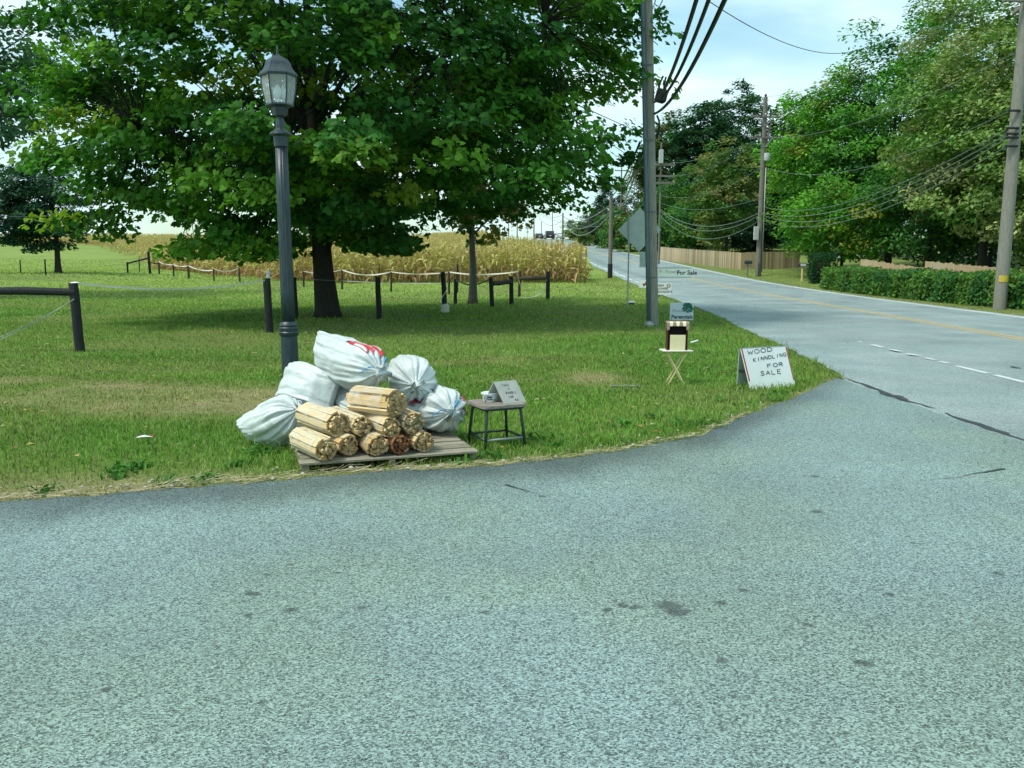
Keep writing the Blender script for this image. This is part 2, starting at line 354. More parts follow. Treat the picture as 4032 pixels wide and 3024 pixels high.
def ground_mat():
    m, nt, b = newmat('lawn_soil'); N, L = nt.nodes, nt.links
    b.inputs['Roughness'].default_value = .95; b.inputs['Specular IOR Level'].default_value = .1
    t = N.new('ShaderNodeTexCoord'); at = N.new('ShaderNodeAttribute'); at.attribute_name = 'col'
    n = N.new('ShaderNodeTexNoise'); n.inputs['Scale'].default_value = 9; n.inputs['Detail'].default_value = 8; n.inputs['Roughness'].default_value = .8; L.new(t.outputs['Object'], n.inputs['Vector'])
    r = N.new('ShaderNodeMapRange'); r.inputs['From Min'].default_value = .25; r.inputs['From Max'].default_value = .75; r.inputs['To Min'].default_value = .55; r.inputs['To Max'].default_value = 1.35; L.new(n.outputs['Fac'], r.inputs[0])
    s = N.new('ShaderNodeVectorMath'); s.operation = 'SCALE'; L.new(at.outputs['Color'], s.inputs[0]); L.new(r.outputs[0], s.inputs['Scale'])
    L.new(s.outputs[0], b.inputs['Base Color'])
    bp = N.new('ShaderNodeBump'); bp.inputs['Strength'].default_value = .6; bp.inputs['Distance'].default_value = .05; L.new(n.outputs['Fac'], bp.inputs['Height']); L.new(bp.outputs[0], b.inputs['Normal'])
    return m

# ------------------------------------------------------------------ 2-D value noise for colours
_rngn = np.random.RandomState(5); _G = _rngn.rand(256, 256)
def vnoise(x, y, s):
    x = np.asarray(x, float) / s + 1000; y = np.asarray(y, float) / s + 1000
    xi = np.floor(x).astype(int); yi = np.floor(y).astype(int); fx = x - xi; fy = y - yi
    fx = fx * fx * (3 - 2 * fx); fy = fy * fy * (3 - 2 * fy)
    g = lambda a, b: _G[a % 256, b % 256]
    return (g(xi, yi) * (1 - fx) + g(xi + 1, yi) * fx) * (1 - fy) + (g(xi, yi + 1) * (1 - fx) + g(xi + 1, yi + 1) * fx) * fy
def fbm(x, y, s): return (vnoise(x, y, s) + .5 * vnoise(x + 37, y + 11, s / 2) + .25 * vnoise(x + 7, y + 91, s / 4)) / 1.75
def dryness(x, y):
    """0 lush green .. 1 straw: the worn strips and patches of the lawn"""
    n = fbm(x, y, 1.1)
    n2 = fbm(x + 50, y + 20, 3.5)
    d = np.clip((n2 - .52) * 2.2, 0, .5) * (.4 + .8 * n)
    # dried strip parallel to the driveway, left of the lamp post
    c = 11.0 + .05 * (x + 4)
    d = np.maximum(d, ss(1.7, .5, np.abs(y - (9.7 + .10 * x + .6 * np.sin(x * .7)))) * ss(-1.4, -2.6, x) * (.12 + 1.25 * n) * (.55 + .9 * fbm(x * .6, y * 2, .9)))
    d = np.maximum(d, ss(1.3, .3, np.abs(y - 11.8)) * ss(-.5, -2, x) * (.1 + .6 * n))
    # around the farm stand
    d = np.maximum(d, np.exp(-(((x - 1.0) / .5) ** 2 + ((y - 10.7) / .7) ** 2)) * (.5 + .9 * n))
    d = np.maximum(d, np.exp(-(((x - .2) / .7) ** 2 + ((y - 10.6) / .5) ** 2)) * .7 * n)
    d = np.maximum(d, np.exp(-(((x + .1) / 1.5) ** 2 + ((y - 12.6) / .9) ** 2)) * 1.1 * n)
    # verge along the driveway
    e = y - YD(x)
    wv = .30 + 1.35 * ss(-.9, -2.2, x) * fbm(x + 3, y, .8) + .25 * fbm(x, y, .6)
    d = np.maximum(d, ss(wv, .0, e) * (.5 + .9 * fbm(x + 60, y + 5, .45)) * np.where(x < 4, 1, 0) * (1 - .55 * ss(.0, 1.2, x) * ss(3.2, 1.5, x)))
    d = np.maximum(d, ss(.6, 0, XL(y) - x) * .35)
    d = np.maximum(d, ss(2.4, .2, x - XR(y)) * np.where(x > XC(y), 1, 0) * (.4 + .4 * n))
    return np.clip(d, 0, 1)
GREEN = np.array([.108, .262, .040]); GREEN2 = np.array([.23, .365, .070]); STRAW = np.array([.44, .385, .20]); OLIVE = np.array([.24, .315, .085])
def lawn_col(x, y, d=None):
    if d is None: d = dryness(x, y)
    n = fbm(x + 9, y + 3, 2.3)[..., None]
    g = GREEN * (1 - n) + GREEN2 * n
    far = ss(22, 45, y)[..., None]
    g = g * (1 - far) + np.array([.34, .46, .11]) * far
    d = np.asarray(d)[..., None]
    c = np.where(d < .5, g * (1 - 2 * d) + OLIVE * 2 * d, OLIVE * (2 - 2 * d) + STRAW * (2 * d - 1))
    return c

# ------------------------------------------------------------------ ground sheet
def grid(xs, ys, zf, colf):
    X, Y = np.meshgrid(xs, ys); Z = zf(X, Y); nx, ny = len(xs), len(ys)
    i = np.arange(ny - 1)[:, None] * nx; j = np.arange(nx - 1)[None, :]
    F = np.stack([i + j, i + j + 1, i + nx + j + 1, i + nx + j], -1).reshape(-1, 4)
    mb = MB(); mb.add(np.stack([X, Y, Z], -1).reshape(-1, 3), F, colf(X, Y).reshape(-1, 3)); return mb
gx = np.concatenate([np.linspace(-1500, -150, 12), np.linspace(-120, -30, 46), np.arange(-28, -6, .5), np.arange(-6, 8, .18), np.arange(8, 30, .5), np.linspace(31, 120, 40), np.linspace(150, 1500, 12)])
gy = np.concatenate([np.linspace(-300, -10, 10), np.arange(-8, 4, 1), np.arange(4, 13, .16), np.arange(13, 32, .4), np.arange(32, 260, 2.0), np.linspace(270, 2500, 24)])
def zg(X, Y): return H(X, Y) - .10 * ss(.12, .45, paved_in(X, Y))
def cg(X, Y):
    c = lawn_col(X, Y) * .62
    return c
GM = ground_mat()
lawn = struct(grid(gx, gy, zg, cg).build('lawn', GM, smooth=True))

# driveway sheet
SPOT = [(2445, 2396, .030), (2496, 2405, .026), (2390, 2419, .02), (2635, 2400, .055), (2660, 2425, .04), (2698, 2419, .028), (2928, 2336, .024), (2845, 2388, .026), (3176, 2474, .024), (3396, 2630, .026), (3938, 2270, .024), (3502, 2356, .022), (3213, 2024, .03), (3208, 1886, .034), (2840, 2616, .02), (2138, 1964, .02), (997, 2351, .028), (984, 2437, .026), (1148, 2419, .024), (1422, 2406, .022), (1914, 2428, .02), (1057, 2273, .018), (423, 2734, .014), (1330, 2270, .016), (640, 2410, .016), (3600, 2150, .016), (2330, 2230, .014)]
spots = [(*flat(u, v), r) for u, v, r in SPOT]
M['drive'] = asphalt('driveway_asphalt', (.188, .258, .222), (.178, .246, .236), 165, spots)
M['road'] = asphalt('road_asphalt', (.218, .280, .272), (.25, .305, .298), 120, (), coarse=.6)
def drive_col(x, y):
    e = YD(x) - y
    # older, darker strip of tar along the lawn
    k = ss(.95, .25, e + .35 * fbm(x, y, .5)) * (.5 + .6 * fbm(x + 3, y, .8)) * .85
    k = k * (1 - .4 * ss(2, 3.5, x))
    b = ss(.5, .62, fbm(x + 20, y + 8, 1.6)) * .06
    return np.stack([1 - .80 * k - b * .3, 1 - .80 * k - b * .4, 1 - .79 * k], -1)
mb = MB()
xs = np.concatenate([np.arange(-40, -8, 1.0), np.arange(-8, 4.0001, .1)]); xs[-1] = 4.0
tt = np.concatenate([[0, .3, .5, .65], np.linspace(.75, 1, 26)])
X = np.repeat(xs[None, :], len(tt), 0); Yt = -14 + (YD(xs)[None, :] + 14) * tt[:, None]
nx, ny = len(xs), len(tt); i = np.arange(ny - 1)[:, None] * nx; j = np.arange(nx - 1)[None, :]
mb.add(np.stack([X, Yt, H(X, Yt) + .016], -1).reshape(-1, 3), np.stack([i + j, i + j + 1, i + nx + j + 1, i + nx + j], -1).reshape(-1, 4), drive_col(X, Yt).reshape(-1, 3))
drive = struct(mb.build('driveway', M['drive'], smooth=True))
# road sheet
ys = np.concatenate([np.arange(-40, 4, 2.0), np.arange(4, 32, .3), np.arange(32, 300, 1.5)])
f = np.concatenate([[0, .012, .03, .06, .1, .16], np.linspace(.2, .9, 15), [.94, .97, .985, 1]])
xl = np.where(ys < 10.35, 4.0, XL(ys) + .03 * np.sin(ys * 7)); xr = XR(ys)
X = xl[:, None] + (xr - xl)[:, None] * f[None, :]; Yr = np.repeat(ys[:, None], len(f), 1)
def road_col(X, Y):
    rel = X - XC(Y)
    tr = .06 * np.exp(-((rel + 2.6) / .45) ** 2) + .05 * np.exp(-((rel + .9) / .4) ** 2) + .05 * np.exp(-((rel - .9) / .4) ** 2) + .07 * np.exp(-((rel - 2.5) / .5) ** 2)
    edge = .16 * ss(1.5, .0, X - XL(Y)) * ss(10, 14, Y) + .3 * ss(.45, .1, XR(Y) - X)
    n = (fbm(X * 2.5, Y * .35, 1.2) - .5) * .16
    k = 1 - tr + edge + n
    return np.stack([k, k, k], -1)
nx, ny = len(f), len(ys); i = np.arange(ny - 1)[:, None] * nx; j = np.arange(nx - 1)[None, :]
mb = MB(); mb.add(np.stack([X, Yr, H(X, Yr) + .016], -1).reshape(-1, 3), np.stack([i + j, i + j + 1, i + nx + j + 1, i + nx + j], -1).reshape(-1, 4), road_col(X, Yr).reshape(-1, 3))
road = struct(mb.build('road', M['road'], smooth=True))
# painted markings: strips 4 mm above the road
def strip(xoff, wd, y0, y1, step=.8, lift=.020, jit=0):
    n = max(2, int((y1 - y0) / step) + 1); y = np.linspace(y0, y1, n); x = xoff(y)
    V = np.concatenate([np.stack([x - wd / 2, y, H(x, y) + lift], -1), np.stack([x + wd / 2, y, H(x, y) + lift], -1)])
    k = np.arange(n - 1); return V, np.stack([k, k + n, k + n + 1, k + 1], -1)
M['mark_yellow'] = mat('mark_yellow', (.52, .36, .10), .8, .25, 6, col2=(.56, .44, .22))
M['mark_white'] = mat('mark_white', (.52, .56, .55), .8, .12, 6)
ms = MB()
for dx in (-.11, .11): ms.add(*strip(lambda y, d=dx: XC(y) + d, .105, -30, 260))
struct(ms.build('centre_line', M['mark_yellow']))
ms = MB(); ms.add(*strip(lambda y: XC(y) + 3.22, .16, -30, 270)); struct(ms.build('edge_line', M['mark_white']))
ms = MB(); ms.add(*strip(lambda y: XL(y) + .45, .14, 44, 270)); struct(ms.build('edge_line', M['mark_white']))
ms = MB()
for (u0, v0, u1, v1) in [(3380, 1348, 3392, 1350), (3433, 1361, 3478, 1373), (3505, 1380, 3545, 1388), (3572, 1397, 3612, 1404), (3643, 1414, 3680, 1422), (3700, 1428, 3733, 1435), (3767, 1446, 3890, 1476), (3918, 1482, 4040, 1513), (4070, 1522, 4200, 1562)]:
    a = Vector(flat(u0, v0)); b = Vector(flat(u1, v1)); d = (b - a).normalized(); q = Vector((-d.y, d.x)) * .045
    ms.add([[*(a - q), .0205], [*(b - q), .0205], [*(b + q), .0205], [*(a + q), .0205]], [[0, 1, 2, 3]])
struct(ms.build('dashed_line', M['mark_white']))
# tarred cracks
M['tar'] = mat('tar', (.04, .052, .055), .8, .3, 20)
rg = random.Random(3)
def crack(pts, wd, name='tarred_crack', lift=.0215):
    P3 = [Vector((*flat(u, v), 0)) for u, v in pts]; L = []; 
    for a, b in zip(P3, P3[1:]):
        n = max(2, int((b - a).length / .05))
        for k in range(n): L.append(a.lerp(b, k / n))
    L.append(P3[-1]); V = []; n = len(L)
    for k, p in enumerate(L):
        d = (L[min(k + 1, n - 1)] - L[max(k - 1, 0)]).normalized(); q = Vector((-d.y, d.x, 0))
        off = (float(fbm(p.x * 5, p.y * 5, 1.3)) - .5) * .08
        ww = wd(k / (n - 1)) * (.4 + 1.3 * float(vnoise(p.x * 9, p.y * 9, 1)))
        for sgn in (-1, 1):
            e = p + q * (off + sgn * ww / 2); V.append([e.x, e.y, float(H(e.x, e.y)) + lift])
    mb = MB(); mb.add(V, [[2 * k, 2 * k + 2, 2 * k + 3, 2 * k + 1] for k in range(n - 1)])
    return struct(mb.build(name, M['tar']))
crack([(3290, 1494), (3330, 1495), (3450, 1540), (3560, 1583), (3680, 1616)], lambda t: .02 + .05 * math.sin(t * 3.1) ** 2)
crack([(3460, 1548), (3490, 1562), (3540, 1570), (3580, 1588)], lambda t: .10 * math.sin(t * 3.1), lift=.0235)
crack([(3720, 1634), (3800, 1664), (3880, 1690), (4032, 1742), (4300, 1840)], lambda t: .02 + .06 * math.sin(min(t * 1.6, 1) * 3) ** 2)
crack([(3660, 1898), (3760, 1890), (3860, 1872), (3960, 1858)], lambda t: .004 + .016 * t)
crack([(1990, 1920), (2060, 1938), (2150, 1966)], lambda t: .016 * (1 - t))
crack([(3980, 1448), (3995, 1452), (4020, 1455)], lambda t: .05, lift=.0222)

exec_parts = True
# ------------------------------------------------------------------ grass
def blades(mb, x, y, h, wd, col, rs, seg2=True, lean=.5, z=None):
    n = len(x); z = H(x, y) - .005 if z is None else z; th = rs.rand(n) * 2 * math.pi; la = rs.rand(n) * 2 * math.pi; ln = lean * h * (.3 + rs.rand(n))
    dx, dy = np.cos(th) * wd / 2, np.sin(th) * wd / 2; lx, ly = np.cos(la) * ln, np.sin(la) * ln
    b0 = np.stack([x - dx, y - dy, z], -1); b1 = np.stack([x + dx, y + dy, z], -1); tip = np.stack([x + lx, y + ly, z + h * np.clip(1 - lean * .35, .3, 1)], -1)
    c = np.asarray(col)
    if seg2:
        m0 = np.stack([x - dx * .8 + lx * .35, y - dy * .8 + ly * .35, z + h * .58], -1); m1 = np.stack([x + dx * .8 + lx * .35, y + dy * .8 + ly * .35, z + h * .58], -1)
        V = np.stack([b0, b1, m1, m0, tip], 1).reshape(-1, 3); k = np.arange(n)[:, None] * 5
        mb.add(V, k + np.array([[0, 1, 2, 3]]), np.repeat(c, 5, 0)); mb.f.append((k + np.array([[3, 2, 4]]) + (mb.n - len(V)), 0))
    else:
        V = np.stack([b0, b1, tip], 1).reshape(-1, 3); k = np.arange(n)[:, None] * 3
        mb.add(V, k + np.array([[0, 1, 2]]), np.repeat(c, 3, 0))
def scatter(rs, n, x0, x1, y0, y1, fov=True):
    x = x0 + rs.rand(n) * (x1 - x0); y = y0 + rs.rand(n) * (y1 - y0)
    k = paved_in(x, y) < .03
    if fov: k &= np.abs(x) < y * .66 + 1.2
    return x[k], y[k]
rs = np.random.RandomState(11)
gm = MB()
def grass_zone(n, x0, x1, y0, y1, h0, h1, wd, seg2=True, lean=.55):
    x, y = scatter(rs, n, x0, x1, y0, y1); d = dryness(x, y); keep = rs.rand(len(x)) > d * .45
    x, y, d = x[keep], y[keep], d[keep]
    dd = np.clip(d + (rs.rand(len(x)) - .5) * .5 * (d > .12), 0, 1)
    c = lawn_col(x, y, dd) * ((.45 + 1.0 * rs.rand(len(x))) * (.75 + .5 * fbm(x, y, .35)))[:, None]
    yl = rs.rand(len(x)) < .07; c[yl] = STRAW * (.6 + .6 * rs.rand(yl.sum()))[:, None]
    tall = fbm(x + 4, y + 70, .7)
    h = (h0 + (h1 - h0) * rs.rand(len(x)) * (.4 + 1.2 * tall)) * (1 - .55 * d)
    blades(gm, x, y, h, wd, c, rs, seg2, lean)
grass_zone(70000, -5.5, 4.2, 4.6, 8.5, .025, .080, .0075)
grass_zone(80000, -8, 5.5, 8.5, 13, .025, .075, .010)
grass_zone(80000, -14, 8, 13, 21, .035, .09, .016, False)
grass_zone(70000, -23, 10, 21, 34, .04, .10, .026, False)
grass_zone(60000, -45, 8, 34, 60, .05, .11, .05, False)
grass_zone(50000, -75, 2, 60, 125, .08, .16, .10, False)
grass_zone(26000, 12, 24, 15, 70, .05, .13, .035, False)
# taller tufts and broad weeds along the asphalt and round the things that stand in the lawn
def tufts(pts, nb, h, wd, spread, dry):
    for (px, py) in pts:
        n = nb; x = px + rs.randn(n) * spread; y = py + rs.randn(n) * spread
        k = paved_in(x, y) < .06; x, y = x[k], y[k]
        c = lawn_col(x, y, np.full(len(x), dry)) * (.6 + .7 * rs.rand(len(x)))[:, None]
        blades(gm, x, y, h * (.5 + .7 * rs.rand(len(x))), wd, c, rs, True, .75)
ed = [(x, float(YD(x)) + .03 + .12 * rs.rand()) for x in np.arange(-3.4, 3.9, .10)]
tufts([p for p in ed if rs.rand() < .5], 12, .10, .007, .05, .45)
tufts([(x, float(YD(x)) + .12 + .3 * rs.rand()) for x in np.arange(.2, 3.6, .12)], 22, .13, .008, .08, .08)
tufts([(float(XL(y)) - .05 - .25 * rs.rand(), y) for y in np.arange(10.8, 24, .28)], 14, .15, .011, .08, .2)
tufts([(rs.uniform(-1.6, .4), 0) for _ in range(0)], 1, .1, .01, .1, 0)
for (bx, by, nb) in [(-1.94, 7.6, 40), (2.5, 9.62, 30), (2.75, 9.60, 30), (3.0, 9.62, 24), (1.75, 10.0, 30), (2.0, 10.0, 30), (-.2, 6.5, 24), (.1, 6.64, 24), (-.3, 6.8, 20), (.0, 6.9, 20), (-1.5, 5.9, 30), (-.9, 6.02, 26), (-.4, 6.18, 26), (-1.75, 6.4, 24)]:
    tufts([(bx, by)], nb, .12, .008, .10, .12)
for k in range(34):
    wx = rs.uniform(-3.2, 3.4); wy = float(YD(wx)) + rs.uniform(.15, 1.1); n = 14
    blades(gm, wx + rs.randn(n) * .05, wy + rs.randn(n) * .05, .05 + .06 * rs.rand(n), .03, np.array([.07, .20, .035]) * (.7 + .6 * rs.rand(n))[:, None], rs, True, 1.5)
stuff(gm.build('grass', M['grass']))

# straw blown against the edge of the asphalt
stw = MB(); n = 800
x = -4.2 + 6.4 * rs.rand(n) ** 1.5; y = YD(x) + np.abs(rs.randn(n)) * .035 * (1 + 1.8 * (x < -1)) - .015
th = rs.randn(n) * .5 + np.arctan2(np.gradient(YD(np.sort(x))).mean(), 1) + .2; ln = rs.uniform(.03, .13, n); big = rs.rand(n) < .05; ln[big] *= 2.2
z = H(x, y) + .018 + rs.rand(n) * .02; dx, dy = np.cos(th) * ln / 2, np.sin(th) * ln / 2; q = .0028 + .002 * big
sl = rs.randn(n) * .15 * ln
V = np.stack([np.stack([x - dx + dy / ln * q, y - dy - dx / ln * q, z], -1), np.stack([x + dx + dy / ln * q, y + dy - dx / ln * q, z + np.abs(sl)], -1), np.stack([x + dx - dy / ln * q, y + dy + dx / ln * q, z + np.abs(sl) + .001], -1), np.stack([x - dx - dy / ln * q, y - dy + dx / ln * q, z + .001], -1)], 1)
cc = np.array([1, 1, 1]) * (.55 + .6 * rs.rand(n))[:, None]
stw.add(V.reshape(-1, 3), np.arange(n)[:, None] * 4 + np.array([[0, 1, 2, 3]]), np.repeat(cc, 4, 0))
stuff(stw.build('straw', M['straw']))
# fallen leaves and small stones in the lawn
lf = MB(); n = 420
x, y = scatter(rs, n, -9, 5, 5, 22); n = len(x); s_ = rs.uniform(.02, .05, n); th = rs.rand(n) * 6.28
z = H(x, y) + .045 * (dryness(x, y) < .4) + .012
ca, sa = np.cos(th) * s_, np.sin(th) * s_
V = np.stack([np.stack([x - ca, y - sa, z], -1), np.stack([x + sa * .6, y - ca * .6, z + s_ * .3], -1), np.stack([x + ca, y + sa, z + s_ * .1], -1), np.stack([x - sa * .6, y + ca * .6, z + s_ * .35], -1)], 1)
pal = np.array([[.35, .24, .08], [.45, .36, .14], [.22, .12, .05], [.5, .46, .3]])
cc = pal[rs.randint(0, 4, n)] * (.7 + .5 * rs.rand(n))[:, None]
lf.add(V.reshape(-1, 3), np.arange(n)[:, None] * 4 + np.array([[0, 1, 2, 3]]), np.repeat(cc, 4, 0))
stuff(lf.build('fallen_leaves', M['grass']))
pb = MB()
for _ in range(90):
    px = rs.uniform(-4, 2.6); py = float(YD(px)) + abs(rs.randn()) * .16 + .02; r_ = rs.uniform(.006, .018)
    pr = [(.2 * r_, 0), (.9 * r_, .3 * r_), (r_, .7 * r_), (.5 * r_, 1.1 * r_)]
    pb.lathe(pr, 6, (px, py, float(H(px, py)) + .012), (.6 + .6 * rs.rand(),) * 3)
stuff(pb.build('pebbles', M['stone']))

# ------------------------------------------------------------------ maize field
CE = np.array([(6.2, 62), (4.6, 54), (4.0, 49), (-9.6, 50), (-15, 56), (-20, 66), (-28, 80), (-40, 97), (-60, 130), (-90, 175)])
def in_field(x, y):
    """behind the front edge of the field and left of the verge of the road"""
    fy = np.interp(-x, -CE[2:][:, 0], CE[2:][:, 1]); rx = np.interp(y, [49, 56, 75, 120, 185, 230, 300], [4.2, 4.8, 2.3, -2.5, -6, -12, -20])
    return (y > fy) & (x < rx), y - fy
def corn_rows(mb, x, y, nl, segs, hmin, hmax, rs):
    n = len(x); z = H(x, y); h = rs.uniform(hmin, hmax, n)
    gr = np.clip(fbm(x, y, 4) * 1.1 - .2 + rs.randn(n) * .14, 0, 1)[:, None]
    tan = np.array([.58, .47, .20]); grn = np.array([.32, .42, .07]); brn = np.array([.33, .20, .11])
    # stalk
    th = rs.rand(n) * 6.28; r = .014
    V = []; 
    for s_ in (-1, 1): V.append(np.stack([x + s_ * r * np.cos(th), y + s_ * r * np.sin(th), z], -1))
    for s_ in (1, -1): V.append(np.stack([x + s_ * r * .6 * np.cos(th) + .06 * rs.randn(n), y + s_ * r * .6 * np.sin(th), z + h], -1))
    mb.add(np.stack(V, 1).reshape(-1, 3), np.arange(n)[:, None] * 4 + np.array([[0, 1, 2, 3]]), np.repeat(tan * (.7 + .3 * gr), 4, 0))
    for k in range(nl):
        f = (k + .6) / nl; zz = z + h * (.12 + .86 * f) + rs.randn(n) * .05
        a = rs.rand(n) * 6.28; L = rs.uniform(.45, .85, n) * (1.05 - .35 * f); wd = rs.uniform(.035, .06, n); rise = rs.uniform(.05, .55, n) * (.4 + .9 * f); drop = rs.uniform(.3, 1.1, n)
        t = np.linspace(0, 1, segs + 1)
        cxs = x[:, None] + np.cos(a)[:, None] * L[:, None] * t * (1 - .25 * t); cys = y[:, None] + np.sin(a)[:, None] * L[:, None] * t * (1 - .25 * t)
        czs = zz[:, None] + L[:, None] * (rise[:, None] * 1.6 * t - drop[:, None] * t * t)
        wv = wd[:, None] * np.array([.5] + [1.0] * (segs - 1) + [.12] if segs > 1 else [.9, .2])
        tw = a + math.pi / 2 + rs.randn(n) * .5; px, py, pz = np.cos(tw)[:, None] * wv, np.sin(tw)[:, None] * wv, (rs.randn(n) * .5)[:, None] * wv
        A = np.stack([cxs - px, cys - py, czs - pz], -1); B = np.stack([cxs + px, cys + py, czs + pz], -1)
        V = np.concatenate([A, B], 1); m = segs + 1
        low = np.clip(1.2 - 2.2 * f + rs.randn(n) * .3, 0, 1)[:, None]; mixg = np.clip(gr + .35 * (f > .3) * (f < .8) * rs.rand(n)[:, None] - .1, 0, 1)
        c = (tan * (1 - mixg) + grn * mixg) * (1 - low) + brn * low; c = c * (.7 + .6 * rs.rand(n))[:, None]
        F = np.concatenate([np.arange(n)[:, None] * 2 * m + np.array([[q, q + 1, m + q + 1, m + q]]) for q in range(segs)])
        mb.add(V.reshape(-1, 3), F, np.repeat(c, 2 * m, 0))
    # tassel
    for s_ in range(2):
        a = rs.rand(n) * 6.28; V = np.stack([np.stack([x - .012, y, z + h * .96], -1), np.stack([x + .012, y, z + h * .96], -1), np.stack([x + .14 * np.cos(a), y + .14 * np.sin(a), z + h + rs.uniform(.08, .25, n)], -1)], 1)
        mb.add(V.reshape(-1, 3), np.arange(n)[:, None] * 3 + np.array([[0, 1, 2]]), np.repeat(tan * 1.1 * np.ones((n, 1)), 3, 0))
rs = np.random.RandomState(21)
cm = MB()
xg, yg = np.meshgrid(np.arange(-60, 6, .30), np.arange(48, 100, .55)); xg = (xg + rs.randn(*xg.shape) * .07).ravel(); yg = (yg + rs.randn(*yg.shape) * .07).ravel()
ok, dep = in_field(xg, yg); nearm = ok & (dep < 4.5)
corn_rows(cm, xg[nearm], yg[nearm], 10, 3, 1.75, 2.25, rs)
n = 26000; xg = rs.uniform(-130, 5, n); yg = rs.uniform(50, 235, n); ok, dep = in_field(xg, yg); k = ok & (dep >= 4.2) & (np.abs(xg) < yg * .64 + 2)
corn_rows(cm, xg[k], yg[k], 5, 2, 1.8, 2.4, rs)
stuff(cm.build('maize', M['corn']))

# ------------------------------------------------------------------ trees
MAPLE = np.array([(0, -.08, 0), (.30, -.08, -.03), (.52, .18, -.12), (.26, .26, 0), (.34, .60, -.1), (0, .88, -.16), (-.34, .60, -.1), (-.26, .26, 0), (-.52, .18, -.12), (-.30, -.08, -.03)])
MAPLE = MAPLE - np.array([0, .3, 0])
OVAL = np.array([(0, -.5, 0), (.30, -.05, .05), (0, .5, -.08), (-.30, -.05, .05)])
def leaves(mb, C, Nrm, size, shape, col, rs):
    n = len(C); Nn = Nrm / (np.linalg.norm(Nrm, axis=1, keepdims=True) + 1e-9)
    t = rs.randn(n, 3); t -= Nn * (t * Nn).sum(1, keepdims=True); t /= (np.linalg.norm(t, axis=1, keepdims=True) + 1e-9)
    b = np.cross(Nn, t); S = np.asarray(size)[:, None, None]
    V = C[:, None, :] + S * (shape[None, :, 0:1] * t[:, None, :] + shape[None, :, 1:2] * b[:, None, :] + shape[None, :, 2:3] * Nn[:, None, :])
    k = len(shape); mb.add(V.reshape(-1, 3), np.arange(n)[:, None] * k + np.arange(k)[None, :], np.repeat(col, k, 0))
def make_tree(name, label, base, height, r0, cc, rad, ncl, lpc, lsize, shape, pal, seed, bark, cl_r=(.7, 1.1), group=None, cat='tree', lean=(0, 0), nlimb=14, conic=False, flatz=.4, up=1.0, twig=True, shell=.55, clip=None, pw_=2.0, bright=1.0):
    """trunk and limbs grown towards leaf clusters that fill the volume of the crown; cc = crown centre above the base"""
    rs = np.random.RandomState(seed); base = Vector(base)
    root = thing(name, label, cat, base, 0, group)
    cc = np.array(cc, float); rad = np.array(rad, float)      # rad = rx, ry, up, down
    P_ = []
    while len(P_) < ncl:
        d = rs.randn(3); d /= (np.abs(d) ** pw_).sum() ** (1 / pw_); q = rs.rand() ** (1 / 3.0); q = max(q, shell * rs.rand() ** .3) if rs.rand() < .8 else q
        lump = 1 + .16 * math.sin(d[0] * 4 + seed) * math.cos(d[1] * 5 + 2 * d[2] + seed * 1.7) + .10 * rs.randn() * .6
        p = d * q * lump * np.array([rad[0], rad[1], rad[2] if d[2] > 0 else rad[3]])
        if conic:
            zf = rs.rand() ** 1.5; a = rs.rand() * 6.28; rr = rad[0] * (1 - zf) * (.55 + .5 * rs.rand()); p = np.array([math.cos(a) * rr, math.sin(a) * rr, -rad[3] + zf * (rad[2] + rad[3])])
        p = cc + p
        if clip is not None and not clip(p + np.array(base)): continue
        P_.append(p)
    P_ = np.array(P_)
    # wood
    wb = MB(); tt = np.linspace(0, 1, 9); top = min(height * .85, cc[2] + rad[2] * .55)
    tp = np.stack([lean[0] * tt + .10 * np.sin(tt * 5 + seed) * tt, lean[1] * tt + .10 * np.cos(tt * 4 + seed) * tt, tt * top - .1], -1)
    tr = r0 * (1 - .88 * tt ** .9); tr[0] = r0 * 1.45; tp = np.insert(tp, 1, tp[0] * .0 + [0, 0, .18], 0); tr = np.insert(tr, 1, r0 * 1.1)
    tb = MB(); tb.tube(tp, tr, 12)
    tb.build('trunk', bark, root, smooth=True)
    nodes = [tp[-1], tp[-2], tp[-3]]; order = rs.permutation(len(P_))[:nlimb]
    for oi in order:
        e = cc + (P_[oi] - cc) * .78; hz = float(np.clip((e[2] * .42 + .9), min(cc[2] - rad[3] * .8, 1.9) + .1, top * .9)); k = np.interp(hz, tp[:, 2], np.arange(len(tp))); s0 = np.array([np.interp(hz, tp[:, 2], tp[:, 0]), np.interp(hz, tp[:, 2], tp[:, 1]), hz])
        rr0 = max(.02, float(np.interp(hz, tp[:, 2], tr)) * .5); ctrl = s0 * .5 + e * .5 + np.array([0, 0, .12 * np.linalg.norm(e - s0)])
        pth = bez(s0, ctrl, e, 8); pth[1:-1] += rs.randn(6, 3) * .05 * rad[0] / 6
        wb.tube(pth, np.linspace(rr0, max(.012, rr0 * .18), 8), 6); nodes += list(pth[2:])
    nodes = np.array(nodes)
    if twig:
        for p in P_:
            i = np.argmin(((nodes - p) ** 2).sum(1)); a = nodes[i]
            if np.linalg.norm(a - p) < .15: continue
            wb.tube(bez(a, a * .5 + p * .5 + np.array([0, 0, .1]), p, 4), np.linspace(.022, .006, 4) * (r0 / .3) ** .5, 4, caps=False)
    wb.build('branches', bark, root, smooth=True)
    # foliage
    fb = MB(); m = lpc; nC = len(P_); cr_ = rs.uniform(*cl_r, nC)
    C = np.repeat(P_, m, 0); rC = np.repeat(cr_, m); out = C - cc; out /= (np.linalg.norm(out, axis=1, keepdims=True) + 1e-6)
    off = rs.randn(nC * m, 3); off /= np.linalg.norm(off, axis=1, keepdims=True); off *= (rs.rand(nC * m) ** (1 / 2.2))[:, None]
    off *= np.stack([rC, rC, rC * flatz], -1)
